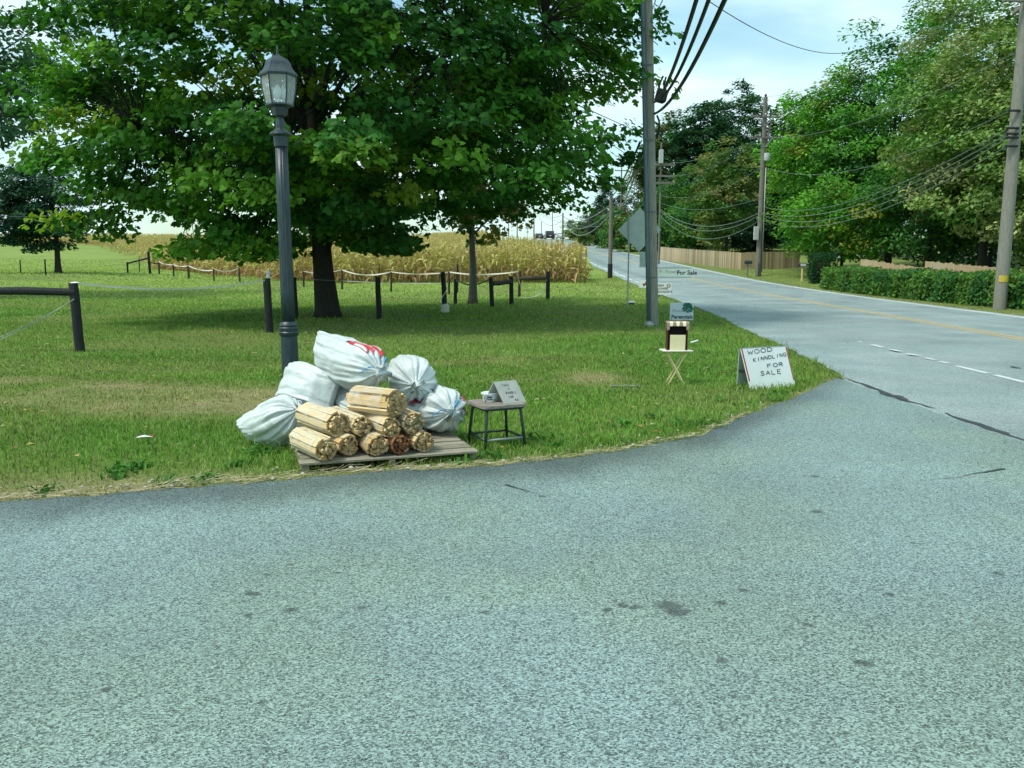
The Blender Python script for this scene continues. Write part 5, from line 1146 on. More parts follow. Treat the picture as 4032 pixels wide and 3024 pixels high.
# ------------------------------------------------------------------ utility poles
def pole_thing(label, base, height, r0, r1, mat_, lean=(0, 0), group='utility poles along the road', name='utility_pole'):
    root = thing(name, label, 'utility pole', base, 0, group); mb = MB(); tt = np.linspace(0, 1, 10)
    pth = np.stack([lean[0] * tt * height, lean[1] * tt * height, tt * (height + .3) - .3], -1); mb.tube(pth, r0 + (r1 - r0) * tt, 18); mb.build('pole', mat_, root, smooth='auto'); return root
def crossarm(root, z, L, az, mat_, ins=4, lean=(0, 0), brace=True, sec=.1):
    cx_, cy_ = lean[0] * z, lean[1] * z; Rz = rotm('Z', az); off = Rz @ np.array([0, -.16, 0])
    mb = MB(); mb.bevbox((cx_ + off[0], cy_ + off[1], z), (L, sec, sec * 1.15), .01, rot=Rz); arm = mb.build('crossarm', mat_, root)
    for k in range(ins):
        f_ = (k / (ins - 1) - .5) * .92 * L if ins > 1 else 0; p = Rz @ np.array([f_, -.16, 0]); mb = MB(); mb.lathe([(.02, 0), (.02, .06), (.05, .07), (.055, .11), (.03, .13), (.05, .15), (.04, .18), (.01, .19)], 8, (cx_ + p[0], cy_ + p[1], z + .05)); mb.build('insulator', M['ceramic'], arm, smooth=True)
    if brace:
        for s_ in (-1, 1):
            p = Rz @ np.array([s_ * L * .24, -.215, 0]); q_ = Rz @ np.array([s_ * .03, -.2, 0]); mb = MB(); mb.tube([(cx_ + p[0], cy_ + p[1], z - .03), (cx_ + q_[0], cy_ + q_[1], z - .55)], .018, 6); mb.build('brace', M['galv'], root)
# near pole beside the verge
NP_ = hit(2577, 1283); lx = ((2530 - 2565) / 1280 + (2577 - IMW / 2) * .0000395)
nLean = (-.041, .004)
npole = pole_thing('near weathered utility pole with a dark conduit strapped to its left side', NP_, 9.5, .108, .09, M['pole_wood'], nLean)
mb = MB(); tt = np.linspace(0, 1, 6); mb.tube(np.stack([-.132 + nLean[0] * tt * 9.2, -.045 + nLean[1] * tt * 9.2, tt * 9.2], -1), .05, 10); mb.build('conduit', M['conduit'], npole, smooth=True)
mb = MB(); mb.lathe([(.12, -.02), (.11, .05), (.055, .12)], 12, (-.135, -.05, 0)); mb.build('conduit_foot', M['galv'], npole, smooth=True)
for z_ in (1.1, 2.55, 4.1, 5.7, 7.2):
    mb = MB(); mb.tube([(-.19 + nLean[0] * z_, -.05 + nLean[1] * z_, z_), (-.13 + nLean[0] * z_, -.10, z_), (-.05 + nLean[0] * z_, -.108, z_), (.05 + nLean[0] * z_, -.10, z_)], .010, 6); mb.build('strap', M['conduit'], npole)
# right pole in front of the hedge
RP = gnd(14.98, 26.6); rLean = (.010, 0)
rpole = pole_thing('thick grey utility pole with yellow plate at the right edge in front of the hedge', RP, 11.0, .195, .15, M['pole_wood'], rLean)
mb = MB(); zc_ = atY(3958, 1097, 26.6).z - RP.z; th = np.linspace(-2.5, -.75, 12); r_ = .196
mb.add(np.concatenate([np.stack([r_ * np.cos(th), r_ * np.sin(th), np.full(12, zc_ - .10)], -1), np.stack([r_ * np.cos(th), r_ * np.sin(th), np.full(12, zc_ + .10)], -1)]), [[k, k + 1, k + 13, k + 12] for k in range(11)]); mb.build('yellow_plate', M['yellow'], rpole)
def rz(v): return atY(4000, v, 26.6).z - RP.z
crossarm(rpole, rz(8), 2.3, R(80), M['pole_wood'], 2, brace=True)
crossarm(rpole, rz(8), 1.5, R(8), M['pole_wood'], 2, brace=False)
for v_ in (440, 508, 530, 545, 578):
    mb = MB(); mb.tube([(-.34, -.2, rz(v_)), (.05, -.2, rz(v_))], .035, 8); mb.build('clamp', M['metal_dark'], rpole)
# double crossarm pole across the road
DP = hit(2985, 1088); DPY = DP.y
dpole = pole_thing('tall pole with two crossarms standing beside the first wooden mailbox', DP, (atY(2989, 382, DPY).z - DP.z), .19, .13, M['pole_far'], (.003, 0))
dzv = lambda v: atY(2990, v, DPY).z - DP.z
crossarm(dpole, dzv(462), 1.95, R(6), M['pole_far'], 3, (.003, 0)); crossarm(dpole, dzv(544), 2.05, R(6), M['pole_far'], 4, (.003, 0))
mb = MB(); mb.lathe([(.03, 0), (.07, .05), (.08, .12), (.04, .2)], 8, (.04, 0, dzv(382))); mb.build('top_insulator', M['metal_dark'], dpole)
mb = MB(); mb.bevbox((.28, -.05, dzv(530)), (.09, .09, 1.9), .01, rot=rotm('Y', R(10))); mb.build('diagonal_brace', M['pole_far'], dpole)
mb = MB(); mb.lathe([(.19, dzv(633)), (.21, dzv(628)), (.21, dzv(608)), (.19, dzv(604))], 16, (.24, -.1, 0)); mb.build('transformer', M['box_grey'], dpole, smooth='auto')
mb = MB(); mb.tube([(.20, -.1, .3), (.20, -.1, dzv(660))], .035, 8); mb.build('riser_pipe', M['galv'], dpole, smooth=True)
mb = MB(); mb.bevbox((-.30, -.22, dzv(919)), (.28, .2, .85), .02); mb.build('meter_box', M['box_grey'], dpole)
mb = MB(); mb.bevbox((-.14, -.22, dzv(1060)), (.10, .08, .9), .01); mb.build('wood_stub', M['pole_wood'], dpole)
# poles running up the hill
hp = []
def far_pole(label, u, vb, vt, Y, arm=None, r=.13, mat_='pole_far', lean=(0, 0)):
    X = (u - IMW / 2) * Y / FPX; b = gnd(X, Y); h = atY(u, vt, Y).z - b.z; t_ = pole_thing(label, b, h, r, r * .75, M[mat_], lean)
    if arm:
        for az in arm: crossarm(t_, atY(u, az, Y).z - b.z, 2.4, R(5), M[mat_], 2, lean, brace=False, sec=.14)
    return b, h
S1, S1h = far_pole('short bare pole without arms, carrying low cables, foot wrapped in black', 2399, 1098, 770, 55, None, .14)
mb = MB(); mb.lathe([(.155, .0), (.15, .9)], 12); w_ = [o for o in COL.objects if o.get('label', '').startswith('short bare pole')][0]; mb.build('foot_wrap', M['post_black'], w_)
S2, S2h = far_pole('slim pole at the roadside above the end of the corn', 2213, 990, 838, 118, None, .13)
S3, S3h = far_pole('slim dark pole on the crest left of the cars', 2101, 952, 790, 165, None, .13)
S4, S4h = far_pole('dark pole on the crest beyond the maize, left of the small diamond sign', 2036, 930, 830, 190, None, .13)
far_pole('distant pole almost hidden by maple leaves above the maize', 2003, 930, 800, 215, None, .13)
far_pole('thin far pole behind the dark car on the crest', 2173, 945, 820, 230, None, .12)
far_pole('thin far pole just left of the dark car', 2130, 945, 872, 250, None, .12)
L1, L1h = far_pole('lone pole with two short crossarms rising out of the trees on the hill', 2437, 950, 660, 150, (672, 735), .14)
B1, B1h = far_pole('pole carrying a grey transformer box, half hidden right of the near pole', 2588, 1070, 560, 76, (650, 694, 722), .095)
t_ = [o for o in COL.objects if o.get('label', '').startswith('pole carrying a grey')][0]; mb = MB(); zz = atY(2588, 618, 76).z - B1.z; mb.bevbox((-.05, -.26, zz), (.34, .3, 1.15), .03); mb.build('transformer', M['box_grey'], t_)

# ------------------------------------------------------------------ cables, each one a thing
def cable(label, p0, p1, sag, r, m_, n=24, group='overhead cables'):
    p0 = Vector(p0); pts = catenary((0, 0, 0), Vector(p1) - p0, sag, n); mb = MB(); mb.tube(pts, r, 6); return tag(mb.build('overhead_cable', m_, None, True, loc=p0), label, 'cable', group)
npz = lambda u, v, dy=0: atY(u, v, NP_.y + dy)
CB, CG = M['cable_black'], M['cable_grey']
# heavy black cables coming over the camera from the next pole, down to the near pole and on to the short pole
e1, e2, e3 = atY(2760, -60, 9.5), atY(2812, -60, 9.5), atY(2880, -60, 9.5)
nA, nB, nC = npz(2578, 402, -.1), npz(2590, 395, -.12), npz(2576, 448, -.12)
cable('leftmost of the three thick black cables sweeping up from the near pole', nA, e1, .22, .026, CB)
cable('middle thick black cable, splitting at the black splice case', nB, e2, .24, .024, CB)
cable('rightmost thick black cable running up to the top edge', nC, e3, .26, .028, CB)
tS = S1 + Vector((0, 0, S1h))
cable('black cable dropping from the near pole towards the short bare pole, leftmost', npz(2520, 560, .1), tS + Vector((-.1, -.1, -.05)), .3, .025, CB)
cable('black cable dropping from the near pole towards the short bare pole, middle one', npz(2535, 590, .1), tS + Vector((.05, -.1, -.5)), .35, .022, CB)
cable('black cable dropping from the near pole to the short bare pole, rightmost', npz(2548, 560, .15), tS + Vector((.25, -.1, -1.0)), .4, .022, CG)
sp = npz(2604, 378, -.15); sc_ = thing('splice_case', 'black cable splice case hanging beside the near pole', 'splice case', sp)
mb = MB(); mb.bevbox((0, 0, 0), (.24, .16, .30), .05, rot=rotm('Y', R(14))); mb.build('case', CB, sc_)
mb = MB(); mb.tube([(-.06, 0, .14), (-.04, 0, .26), (.03, 0, .42)], .02, 6); mb.tube([(.05, 0, .14), (.06, 0, .26), (.09, 0, .40)], .02, 6); mb.build('cable_tail', CB, sc_, smooth=True)
g2 = npz(2586, 495, -.13); tag(MB().tube([(0, 0, .22), (.05, 0, .1), (.06, 0, -.05), (.03, 0, -.2), (.0, 0, -.28)], .022, 6).build('cable_loop', CB, None, True, loc=g2), 'small black cable loop hanging at the right side of the near pole', 'cable')
tag(MB().tube([tuple(np.array(q_)) for q_ in [(0, 0, .3), (.12, 0, .12), (.05, 0, -.03), (-.06, 0, .02), (-.02, 0, .2), (.08, 0, .26), (.16, 0, .32)]], .012, 6).build('cable_loop', CB, None, True, loc=npz(2588, 20, -.1)), 'thin coiled black wire loop near the top of the near pole', 'cable')
cable('single thin black wire crossing the open sky towards the big roadside trees', atY(2740, -30, 24), atY(3420, 180, 52), .9, .014, CB)
# left-side spans up the hill
for k, (zo, sg, rr_) in enumerate(((-.05, .9, .04), (-.45, 1.2, .035), (-.6, 1.7, .045))):
    cable(('highest', 'middle', 'lowest')[k] + ' pale sagging cable from short bare pole to slim pole above the corn', tS + Vector((0, 0, zo - .5)), S2 + Vector((0, 0, S2h - .3 + zo)), sg, rr_, CG)
for k in range(2): cable(('upper', 'lower')[k] + ' thin wire from slim pole above the corn to the crest pole', S2 + Vector((0, 0, S2h - .2 - .7 * k)), S3 + Vector((0, 0, S3h - .4 - .9 * k)), 1.3 + .5 * k, .03, CG)
cable('thin wire crossing the pale sky between the poles on the crest', S3 + Vector((0, 0, S3h - 2)), S2 + Vector((6, 10, S2h - 1.4)), .8, .03, CG)
# spans between the right pole and the double crossarm pole, then on behind the near pole
rp = lambda v, dx=-.25: Vector((RP.x + dx, RP.y - .2, RP.z + rz(v))); dp = lambda v, dx=0: Vector((DP.x + dx, DP.y - .2, DP.z + dzv(v))); bp_ = lambda v, dx=0: Vector((B1.x + dx, B1.y - .2, atY(2588, v, 76).z))
spans = [('topmost primary wire', -60, 382, .9, .014), ('second primary wire', -120, 455, .9, .014), ('upper distribution wire', 215, 543, .9, .016), ('wire just below the transformer', 440, 660, 1.3, .016), ('first of the grey bundle', 508, 815, 1.3, .022), ('second of the grey bundle', 530, 838, 1.3, .025), ('third of the grey bundle', 545, 848, 1.55, .025), ('lowest grey cable', 578, 868, 1.5, .022)]
for nm, v0, v1, sg, rr_ in spans: cable(nm + ' across the right trees, thick pole to double crossarm pole', rp(v0), dp(v1, .1), sg * .8, rr_ * .65, CG)
spans2 = [('upper wire', 543, 645, .7, .02), ('wire at arm height', 545, 694, 1.2, .02), ('faint wire', 660, 770, 1.4, .018), ('thin telephone wire', 780, 800, 1.1, .02), ('first thick grey cable', 838, 825, 1.9, .035), ('second thick grey cable', 848, 832, 2.2, .035), ('lowest grey cable', 868, 850, 2.6, .03)]
for nm, v0, v1, sg, rr_ in spans2: cable(nm + ' from the double crossarm pole leftwards behind the near pole', dp(v0, -.1), bp_(v1), sg * .6, rr_ * .65, CG)
cable('thin dark wire at the left edge below the pale green tree', atY(-60, 842, 40), atY(260, 838, 60), .2, .02, CB)

# ------------------------------------------------------------------ mailboxes
def mailbox(label, u, vb, az, plate):
    g = hit(u, vb); root = thing('mailbox', label, 'mailbox', g, az, 'roadside mailboxes'); mb = MB(); mb.bevbox((0, 0, .42), (.09, .09, 1.0), .008, col=None); mb.build('post', M['tray'] if plate else M['pole_far'], root)
    mb = MB(); mb.bevbox((0, -.02, .82), (.14, .42, .03), .005); mb.build('shelf', M['pole_far'], root)
    arch = [(-.1, 0), (.1, 0)] + [(.1 * math.cos(a), .12 + .1 * math.sin(a)) for a in np.linspace(0, math.pi, 9)]
    mb = MB(); mb.prism(arch, -.24, .24, Matrix.Translation((0, -.02, .836)) @ Matrix.Rotation(math.pi / 2, 4, 'X')); mb.build('box', M['metal_dark'], root)
    mb = MB(); mb.bevbox((.108, -.1, .98), (.008, .03, .14), .002); mb.build('flag', M['red'], root)
    if plate: mb = MB(); mb.bevbox((-.105, -.05, .93), (.006, .30, .15), .002); mb.build('number_plate', M['box_grey'], root)
    else: mb = MB(); mb.bevbox((0, -.0, .70), (.05, .5, .05), .004); mb.build('bracket', M['pole_far'], root)
mailbox('dark mailbox with bracket on thin post in front of the tall wooden fence', 2943, 1090, R(80), False)
mailbox('black mailbox with pale plate on a wooden post in front of the tall hedge block', 3156, 1108, R(75), True)
g = hit(3246, 1106); t_ = thing('gate_post', 'plain grey post at the driveway between the two hedges', 'post', g); mb = MB(); mb.bevbox((0, 0, .62), (.16, .16, 1.3), .01); mb.build('shaft', M['pole_wood'], t_); mb = MB(); mb.bevbox((0, 0, 1.29), (.2, .2, .04), .01); mb.build('cap', M['pole_wood'], t_)

# ------------------------------------------------------------------ board fences across the road
def board_fence(label, pts, h, bwd, cols, steps=None, seed=1):
    rg = random.Random(seed); a = Vector(pts[0]); root = thing('board_fence', label, 'fence', gnd(a.x, a.y), 0, 'wooden fences across the road'); off = root.location.copy(); s_acc = 0; meshes = {}
    for ci, c_ in enumerate(cols):
        for hh_ in (0,): 
            m_ = MB(); m_.bevbox((0, 0, .5), (1, 1, 1), .02, col=c_); meshes[ci] = m_.mesh('board', M['fence_new'])
    k = 0
    for (p, q_) in zip(pts, pts[1:]):
        p, q_ = Vector(p), Vector(q_); L = (q_ - p).length; n_ = max(1, int(L / bwd)); az = math.atan2(q_.y - p.y, q_.x - p.x)
        for i in range(n_):
            c = p.lerp(q_, (i + .5) / n_); f_ = (i + .5) / n_; o = bpy.data.objects.new('board', meshes[rg.choices(range(len(cols)), weights=[1 + 2 * (abs(j / len(cols) - f_) < .35) for j in range(len(cols))])[0]]); COL.objects.link(o); o.parent = root
            g = gnd(c.x, c.y); zt = h if steps is None else h - steps * (int(f_ * 7) / 7.0); o.location = (c.x - off.x, c.y - off.y, g.z - off.z - .02 + rg.uniform(-.02, .02)); o.rotation_euler = (0, 0, az + rg.gauss(0, .02)); o.scale = (bwd * .955, .022, zt + rg.uniform(-.012, .012))
        nrm = Vector((-math.sin(az), math.cos(az)))
        for zf in (.25, .8):
            mb = MB(); pp = [np.array(gnd(*(p.lerp(q_, t__) + nrm * .035))) - np.array(off) + [0, 0, h * zf - (steps or 0) * t__] for t__ in np.linspace(0, 1, 6)]; mb.tube(pp, .03, 4); mb.build('rail', M['fence_new'], root)
F0 = hit(2600, 1022); F1 = hit(2916, 1062); F2 = (F1.x + 4.6, F1.y + .8)
board_fence('tall new vertical board fence turning a corner behind the double crossarm pole', [(F0.x, F0.y), (F1.x, F1.y), F2], (1062 - 994) * (F1.y / ray(2916, 1030)[1]) / FPX, .15, [(1.05, 1.0, .95), (1.1, .95, .8), (.9, .92, .85), (.75, .72, .66), (.6, .52, .40)], seed=3)
board_fence('low pale board fence stepping down behind the long hedge', [(17.6, 44), (17.3, 36.5), (17.0, 27.5)], 1.33, .16, [(1.1, 1.05, .95), (1.15, .95, .8), (1.05, .95, .75)], steps=.30, seed=5)

# ------------------------------------------------------------------ shed glimpsed under the trees
g = gnd(29.5, 77); sh_ = thing('garden_shed', 'white shed just glimpsed through the dark trunks above the hedge', 'shed', g, R(-10))
mb = MB(); mb.bevbox((0, 0, 1.2), (3.2, 2.6, 2.4), .02); mb.build('wall', M['shed_white'], sh_)
mb = MB(); mb.prism([(-1.8, 0), (1.8, 0), (0, 1.0)], -1.45, 1.45, Matrix.Translation((0, 0, 2.41)) @ Matrix.Rotation(math.pi / 2, 4, 'X')); mb.build('roof', M['pole_far'], sh_)
mb = MB(); mb.bevbox((-.3, -1.31, 1.0), (.9, .03, 1.9), .01); mb.build('door', M['box_brown'], sh_)

# ------------------------------------------------------------------ cars on the crest
def car(label, u, Y, kind, body, facing):
    X = (u - IMW / 2) * Y / FPX; g = gnd(X, Y); root = thing('car', label, 'car', g + Vector((0, 0, .02)), facing, 'cars on the crest of the hill'); suv = kind == 'suv'; hh_ = 1.72 if suv else 1.42; wd = 1.86; L = 4.7
    low = [(-L / 2, .32), (L / 2, .32), (L / 2, .75), (L / 2 - .15, .95 if suv else .86), (-L / 2 + .1, 1.02 if suv else .9), (-L / 2, .8)]
    Mx = Matrix.Rotation(math.pi / 2, 4, 'Z') @ Matrix.Rotation(math.pi / 2, 4, 'X')
    mb = MB(); mb.prism(low, -wd / 2, wd / 2, Mx); mb.build('body', body, root)
    roof = [(-L / 2 + .25, .96 if suv else .88), (L / 2 - 1.3, .94 if suv else .85), (L / 2 - 2.0, hh_), (-L / 2 + (.5 if suv else 1.1), hh_ - .02)]
    mb = MB(); mb.prism(roof, -wd / 2 + .12, wd / 2 - .12, Mx); mb.build('cabin', body, root)
    mb = MB(); z0 = 1.05 if suv else .93; mb.bevbox((0, -L / 2 + (.30 if suv else .62), (z0 + hh_ - .12) / 2), (wd - .45, .04, hh_ - .15 - z0), .01, rot=rotm('X', R(-14 if suv else -40))); mb.build('rear_window', M['glass_dark'], root)
    for s_ in (-1, 1):
        mb = MB(); mb.bevbox((s_ * (wd / 2 - .11), -.2, (z0 + hh_ - .1) / 2), (.03, 2.1, hh_ - .2 - z0), .01); mb.build('side_window', M['glass_dark'], root)
        mb = MB(); mb.bevbox((s_ * (wd / 2 - .13), -L / 2 - .005, .88), (.2, .04, .18), .01); mb.build('tail_lamp', M['tail'], root)
        for y_ in (-1.4, 1.4):
            mb = MB(); mb.lathe([(.2, -.1), (.33, -.1), (.34, 0), (.33, .1), (.2, .1)], 16); w_ = mb.build('wheel', M['tyre'], root); w_.location = (s_ * (wd / 2 - .12), y_, .33); w_.rotation_euler = (0, math.pi / 2, 0)
    mb = MB(); mb.bevbox((0, -L / 2 - .01, .72), (.42, .03, .12), .004); mb.build('number_plate', M['white_paint'], root)
car('dark sport utility car driving away over the crest in the left lane', 2160, 183, 'suv', M['car_dark'], R(4))
car('low dark saloon car left of the larger dark car on the crest', 2119, 203, 'saloon', M['car_dark'], R(6))
car('white car half hidden by bushes at the right side of the crest', 2198, 196, 'saloon', M['car_white'], R(10))
# far diamond sign
Yd = 178; X = (2076 - IMW / 2) * Yd / FPX; g = gnd(X, Yd); t_ = thing('warning_sign', 'tiny grey diamond sign on the crest left of the cars', 'road sign', g); zz = atY(2076, 896, Yd).z - g.z
mb = MB(); mb.prism(diamond(.55), -.01, .01, Matrix.Translation((0, 0, zz)) @ Matrix.Rotation(math.pi / 2, 4, 'X')); mb.build('panel', M['sign_back'], t_)
mb = MB(); mb.bevbox((0, 0, zz - .85), (.45, .02, .45), .005); mb.build('plaque', M['sign_back'], t_)
mb = MB(); mb.bevbox((0, .04, zz / 2 - .2), (.09, .05, zz), .005); mb.build('post', M['galv'], t_)
g = hit(2330, 975); t_ = thing('mailbox', 'tiny white mailbox at the roadside near the crest, in front of dark bushes', 'mailbox', gnd(XC(135) + 5, 135), R(80), 'roadside mailboxes')
mb = MB(); mb.bevbox((0, 0, .5), (.1, .1, 1.0), .01); mb.build('post', M['pole_far'], t_); mb = MB(); mb.bevbox((0, 0, 1.15), (.3, .7, .32), .05); mb.build('box', M['white_paint'], t_)

# ------------------------------------------------------------------ paddock fences
FG = 'timber posts of the paddock'
def fence_start(label, u, v): g = hit(u, v); return thing('paddock_fence', label, 'fence', g, 0, 'paddock fences'), g
def fpost(root, g0, u, vt, vb, wpx, mat_='post_black', tilt=None, cap=None):
    g = hit(u, vb); d = ray(u, vb); s_ = FPX / (g.y / d[1]); h = atY(u, vt, g.y).z - g.z; r = wpx / 2 / s_; rg = random.Random(int(u)); n = 12; mb = MB(); off = g - g0
    ln = rg.gauss(0, .02) if tilt is None else tilt; zz = [-.1, 0, h * .3, h * .7, h - .01, h]; rr = [r * 1.05, r * 1.03, r, r * .98, r * .97, r * .9]
    pth = [np.array(off) + [ln * z_ + .004 * math.sin(z_ * 9 + u), 0, z_] for z_ in zz]; mb.tube(pth, rr, n); o = mb.build('post', M[mat_], root, smooth='auto'); o['label'] = 'dark round post' if mat_ == 'post_black' else 'thin weathered post'
    return g, off, h, r
def ptop(p, dz_=0): g, off, h, r = p; return np.array(off) + [0, 0, h + dz_]
def rail(root, a, b, r, mat_='post_black'):
    mb = MB(); t_ = np.linspace(0, 1, 8)[:, None]; pth = np.asarray(a) + (np.asarray(b) - np.asarray(a)) * t_; pth[:, 2] += .008 * np.sin(t_[:, 0] * 11); mb.tube(pth, np.array([.92, 1, 1.03, 1, .98, 1.04, 1, .95]) * r, 10); mb.build('rail', M[mat_], root, smooth='auto')
def tape(root, a, b, sag, wd=.02, mat_='rope', th=.004):
    pts = catenary(a, b, sag, 22); mb = MB(); n = len(pts); k = np.arange(n); tw = np.sin(k * .5) * .5; V = np.concatenate([pts + np.stack([0 * k, np.sin(tw) * wd, np.cos(tw) * wd], -1), pts - np.stack([0 * k, np.sin(tw) * wd, np.cos(tw) * wd], -1), pts + np.stack([0 * k, np.sin(tw) * wd + th, np.cos(tw) * wd], -1), pts + np.stack([0 * k, -np.sin(tw) * wd + th, -np.cos(tw) * wd], -1)]); q_ = np.arange(n - 1)
    mb.add(V, np.concatenate([np.stack([q_, q_ + 1, q_ + n + 1, q_ + n], -1), np.stack([q_ + 2 * n, q_ + 3 * n, q_ + 3 * n + 1, q_ + 2 * n + 1], -1), np.stack([q_, q_ + 2 * n, q_ + 2 * n + 1, q_ + 1], -1), np.stack([q_ + n, q_ + n + 1, q_ + 3 * n + 1, q_ + 3 * n], -1)])); mb.build('tape', M[mat_], root)
# front fence
f1, g0 = fence_start('front paddock fence with thick black posts, one rail and slack pale tape', 318, 1385)
pA = fpost(f1, g0, 315, 1114, 1385, 36, tilt=-.03); pB = fpost(f1, g0, 1062, 1096, 1310, 30, tilt=-.02); pB2 = fpost(f1, g0, 1168, 1092, 1252, 15); pC = fpost(f1, g0, 1493, 1090, 1258, 21, tilt=-.015); pD = fpost(f1, g0, 1753, 1070, 1233, 19, tilt=-.05)
aR = np.array(pA[1]) + [0, -.02, pA[2] - .14]; Yr_ = pA[0].y - .25; lft = atY(-420, 1142, Yr_) - g0
rail(f1, lft, aR, .062)
mb = MB(); mb.lathe([(pA[3] * .95, 0), (pA[3] * .8, .012), (.01, .02)], 12, ptop(pA)); mb.build('post_cap', M['white_paint'], f1)
tape(f1, np.array(pA[1]) + [.06, 0, pA[2] - .01], ptop(pB, -.03), .13, .017, 'rope', .006)
tape(f1, np.array(pA[1]) + [-.0, -.08, pA[2] - .25], atY(-120, 1385, 12.5) - g0, .06, .006, 'wire_thin', .004)
tape(f1, np.array(pA[1]) + [-.0, -.08, pA[2] - .26], atY(-120, 1372, 12.6) - g0, .05, .005, 'wire_thin', .004)
mb = MB(); tb_ = ptop(pB); mb.lathe([(.05, 0), (.06, .02), (.03, .05), (.05, .10), (.06, .13), (.02, .16)], 10, tb_ + [.02, 0, 0]); mb.build('insulator', M['ceramic'], f1, smooth=True)
mb = MB(); c0 = np.array(pD[1]); mb.tube([c0 + [(-.05 * z_) + (pD[3] + .012) * math.cos(z_ * 9), (pD[3] + .012) * math.sin(z_ * 9), z_] for z_ in np.linspace(.15, pD[2], 60)], .014, 5); mb.build('tape_wrap', M['rope'], f1, smooth=True)
mb = MB(); mb.lathe([(.06, 0), (.13, .06), (.11, .14), (.13, .2), (.07, .27)], 10, c0); mb.build('tape_bundle', M['rope'], f1, smooth=True)
tape(f1, ptop(pB2, -.02), ptop(pC, -.1), .03, .003, 'wire_thin', .003)
# short post and rail pieces beside the young tree
f2, g0b = fence_start('short black post and rail piece right of the young tree', 1940, 1206)
pE = fpost(f2, g0b, 1938, 1091, 1208, 17); pF = fpost(f2, g0b, 2014, 1088, 1200, 17); rail(f2, np.array(pE[1]) + [0, 0, pE[2] - .22], np.array(pF[1]) + [0, 0, pF[2] - .18], .075, 'post_brown')
f3, g0c = fence_start('rear post and rail piece nearest the end of the corn, with loose pale tape', 2045, 1171)
pG = fpost(f3, g0c, 2044, 1068, 1172, 11, 'post_brown'); pH = fpost(f3, g0c, 2157, 1068, 1179, 16); rail(f3, np.array(pG[1]) + [0, 0, pG[2] - .30], np.array(pH[1]) + [0, 0, pH[2] - .26], .075, 'post_brown')
tape(f3, np.array(pG[1]) + [0, -.1, .02], np.array(pH[1]) + [-.1, -.1, .34], .12, .025)
tape(f3, np.array(pG[1]) + [-.08, -.15, pG[2] - .05], np.array(pG[1]) + [.1, -.15, .35], .05, .03)
tape(f3, np.array(pG[1]) + [.9, -.15, .55], np.array(pH[1]) + [-.05, -.15, pH[2] - .3], .25, .03)
# rear fence in front of the corn
f4, g0d = fence_start('rear paddock fence with slim posts and white tape along the corn', 1345, 1141)
pI = fpost(f4, g0d, 1347, 1062, 1141, 9, 'post_brown'); pJ = fpost(f4, g0d, 1540, 1070, 1149, 8, 'post_brown'); pK = fpost(f4, g0d, 1768, 1069, 1160, 9, 'post_brown'); pL = fpost(f4, g0d, 1793, 1098, 1197, 14); pM = fpost(f4, g0d, 1801, 1040, 1151, 7, 'post_black'); pN = fpost(f4, g0d, 1196, 1068, 1129, 8, 'post_brown')
tape(f4, ptop(pI, 0), ptop(pJ, 0), .20, .030); tape(f4, ptop(pJ, 0), ptop(pK, -.02), .10, .022); tape(f4, ptop(pK, -.02), np.array(pG[0] - g0d) + [0, 0, pG[2]], .12, .030); tape(f4, np.array(pI[1]) + [0, 0, pI[2] * .45], np.array(pK[1]) + [0, 0, pK[2] * .5], .05, .012, 'wire_thin')
tape(f4, np.array(pL[1]) + [0, 0, pL[2] - .02], np.array(pE[0] - g0d) + [0, 0, pE[2]], .22, .025, 'bark_grey')
tape(f4, ptop(pN), ptop(pI), .12, .02, 'wire_thin')
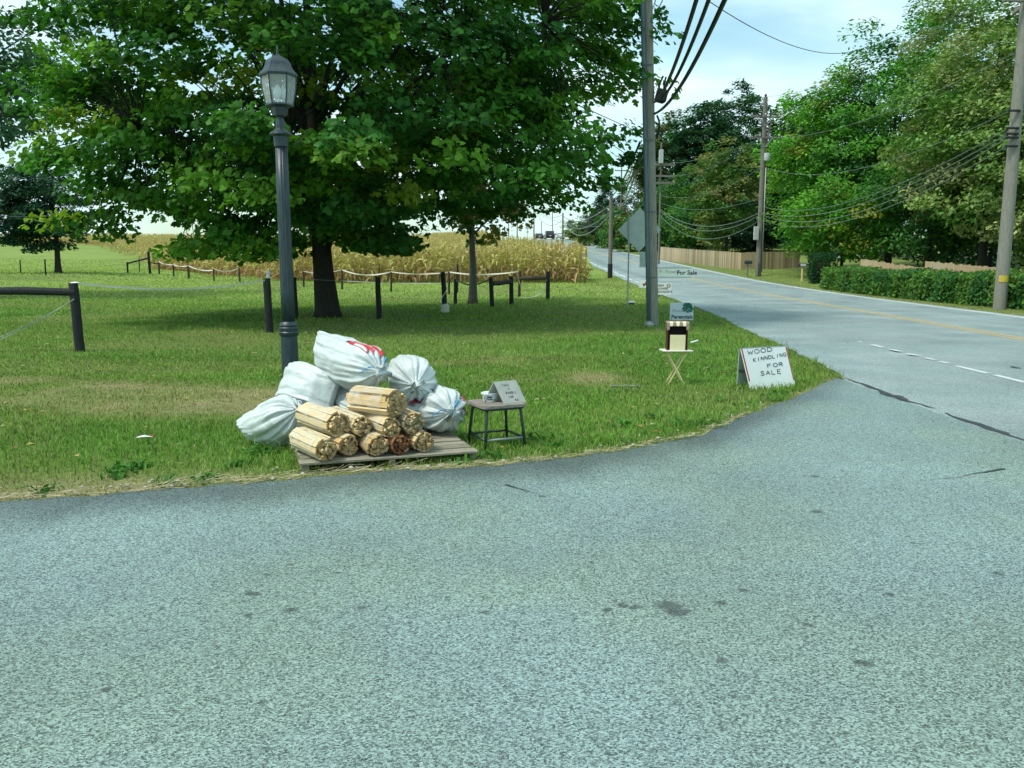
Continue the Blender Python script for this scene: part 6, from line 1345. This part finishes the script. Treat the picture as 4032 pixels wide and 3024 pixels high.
# far left fence
f5, g0e = fence_start('far paddock fence of small dark posts below the left trees, climbing along the corn', 945, 1113)
PS = [fpost(f5, g0e, u, vt, vb, w_, m_) for u, vt, vb, w_, m_ in ((945, 1054, 1112, 7, 'post_brown'), (843, 1058, 1107, 6, 'post_brown'), (744, 1046, 1096, 9, 'post_brown'), (685, 1042, 1090, 6, 'post_black'), (627, 1030, 1081, 6, 'post_black'), (591, 990, 1078, 10, 'post_black'), (550, 1016, 1072, 4, 'post_brown'), (503, 1032, 1075, 7, 'post_black'), (180, 1021, 1084, 6, 'post_black'), (82, 1024, 1078, 5, 'post_black'))]
rail(f5, ptop(PS[5], -.55), ptop(PS[7], -.12), .07); rail(f5, ptop(PS[4], -.2), ptop(PS[5], -.95), .05)
tape(f5, ptop(PS[3], 0), ptop(PS[2], 0), .1, .04); tape(f5, ptop(PS[2], 0), ptop(PS[1], -.1), .15, .04); tape(f5, ptop(PS[1], 0), ptop(PS[0], 0), .2, .02, 'wire_thin'); tape(f5, ptop(PS[4], 0), ptop(PS[3], 0), .1, .04)

# ------------------------------------------------------------------ litter
g = hit(570, 1748); mb = MB(); mb.add([[-.07, 0, .05], [.0, -.02, .062], [.075, .01, .055], [.06, .035, .05], [-.01, .02, .068], [-.06, .02, .055]], [[0, 1, 4, 5], [1, 2, 3, 4]]); lt = thing('litter_scrap', 'crumpled white scrap with red end lying in the grass left of the pallet', 'litter', g); mb.build('paper', M['white_paint'], lt)
mb = MB(); mb.bevbox((.055, .012, .066), (.035, .02, .006), .002); mb.build('red_end', M['red'], lt)
g = hit(2733, 1366); mb = MB(); mb.tube([(-.06, 0, .075), (.0, .01, .09), (.07, .03, .11)], .014, 8); tag(mb.build('white_stick', M['white_paint'], None, True, loc=g), 'short white stick lying in the grass right of the tray table', 'stick')
g = hit(2470, 1524); mb = MB(); mb.bevbox((0, 0, .012), (.38, .035, .02), .004, rot=rotm('Z', R(-3))); tag(mb.build('timber_strip', M['pole_wood'], None, loc=g), 'flat timber strip lying in the dry patch left of the tray table', 'timber')

# ------------------------------------------------------------------ sub-parts go under the part that carries them
SUB = {'lettering': ('panel', 'front_panel', 'front_flap', 'board'), 'red_edge': ('front_panel',), 'top_strip': ('front_panel',), 'plant_picture': ('panel',), 'blossom_picture': ('panel',), 'truck_picture': ('panel',), 'wheel_picture': ('panel',),
       'flag': ('box',), 'number_plate': ('box', 'body'), 'twine': ('bag',), 'ruffle': ('bag',), 'label': ('cup',), 'conduit_foot': ('conduit',), 'strap': ('conduit',), 'bolt': ('panel',), 'finial': ('roof',), 'side_window': ('cabin',), 'rear_window': ('cabin',), 'tail_lamp': ('body',)}
stem = lambda n: n.split('.')[0]
for root in [o for o in COL.objects if o.parent is None and o.type == 'EMPTY']:
    kids = list(root.children)
    for c in kids:
        for tgt in SUB.get(stem(c.name), ()):
            hit_ = [k for k in kids if stem(k.name) == tgt]
            if hit_: c.parent = hit_[0]; break
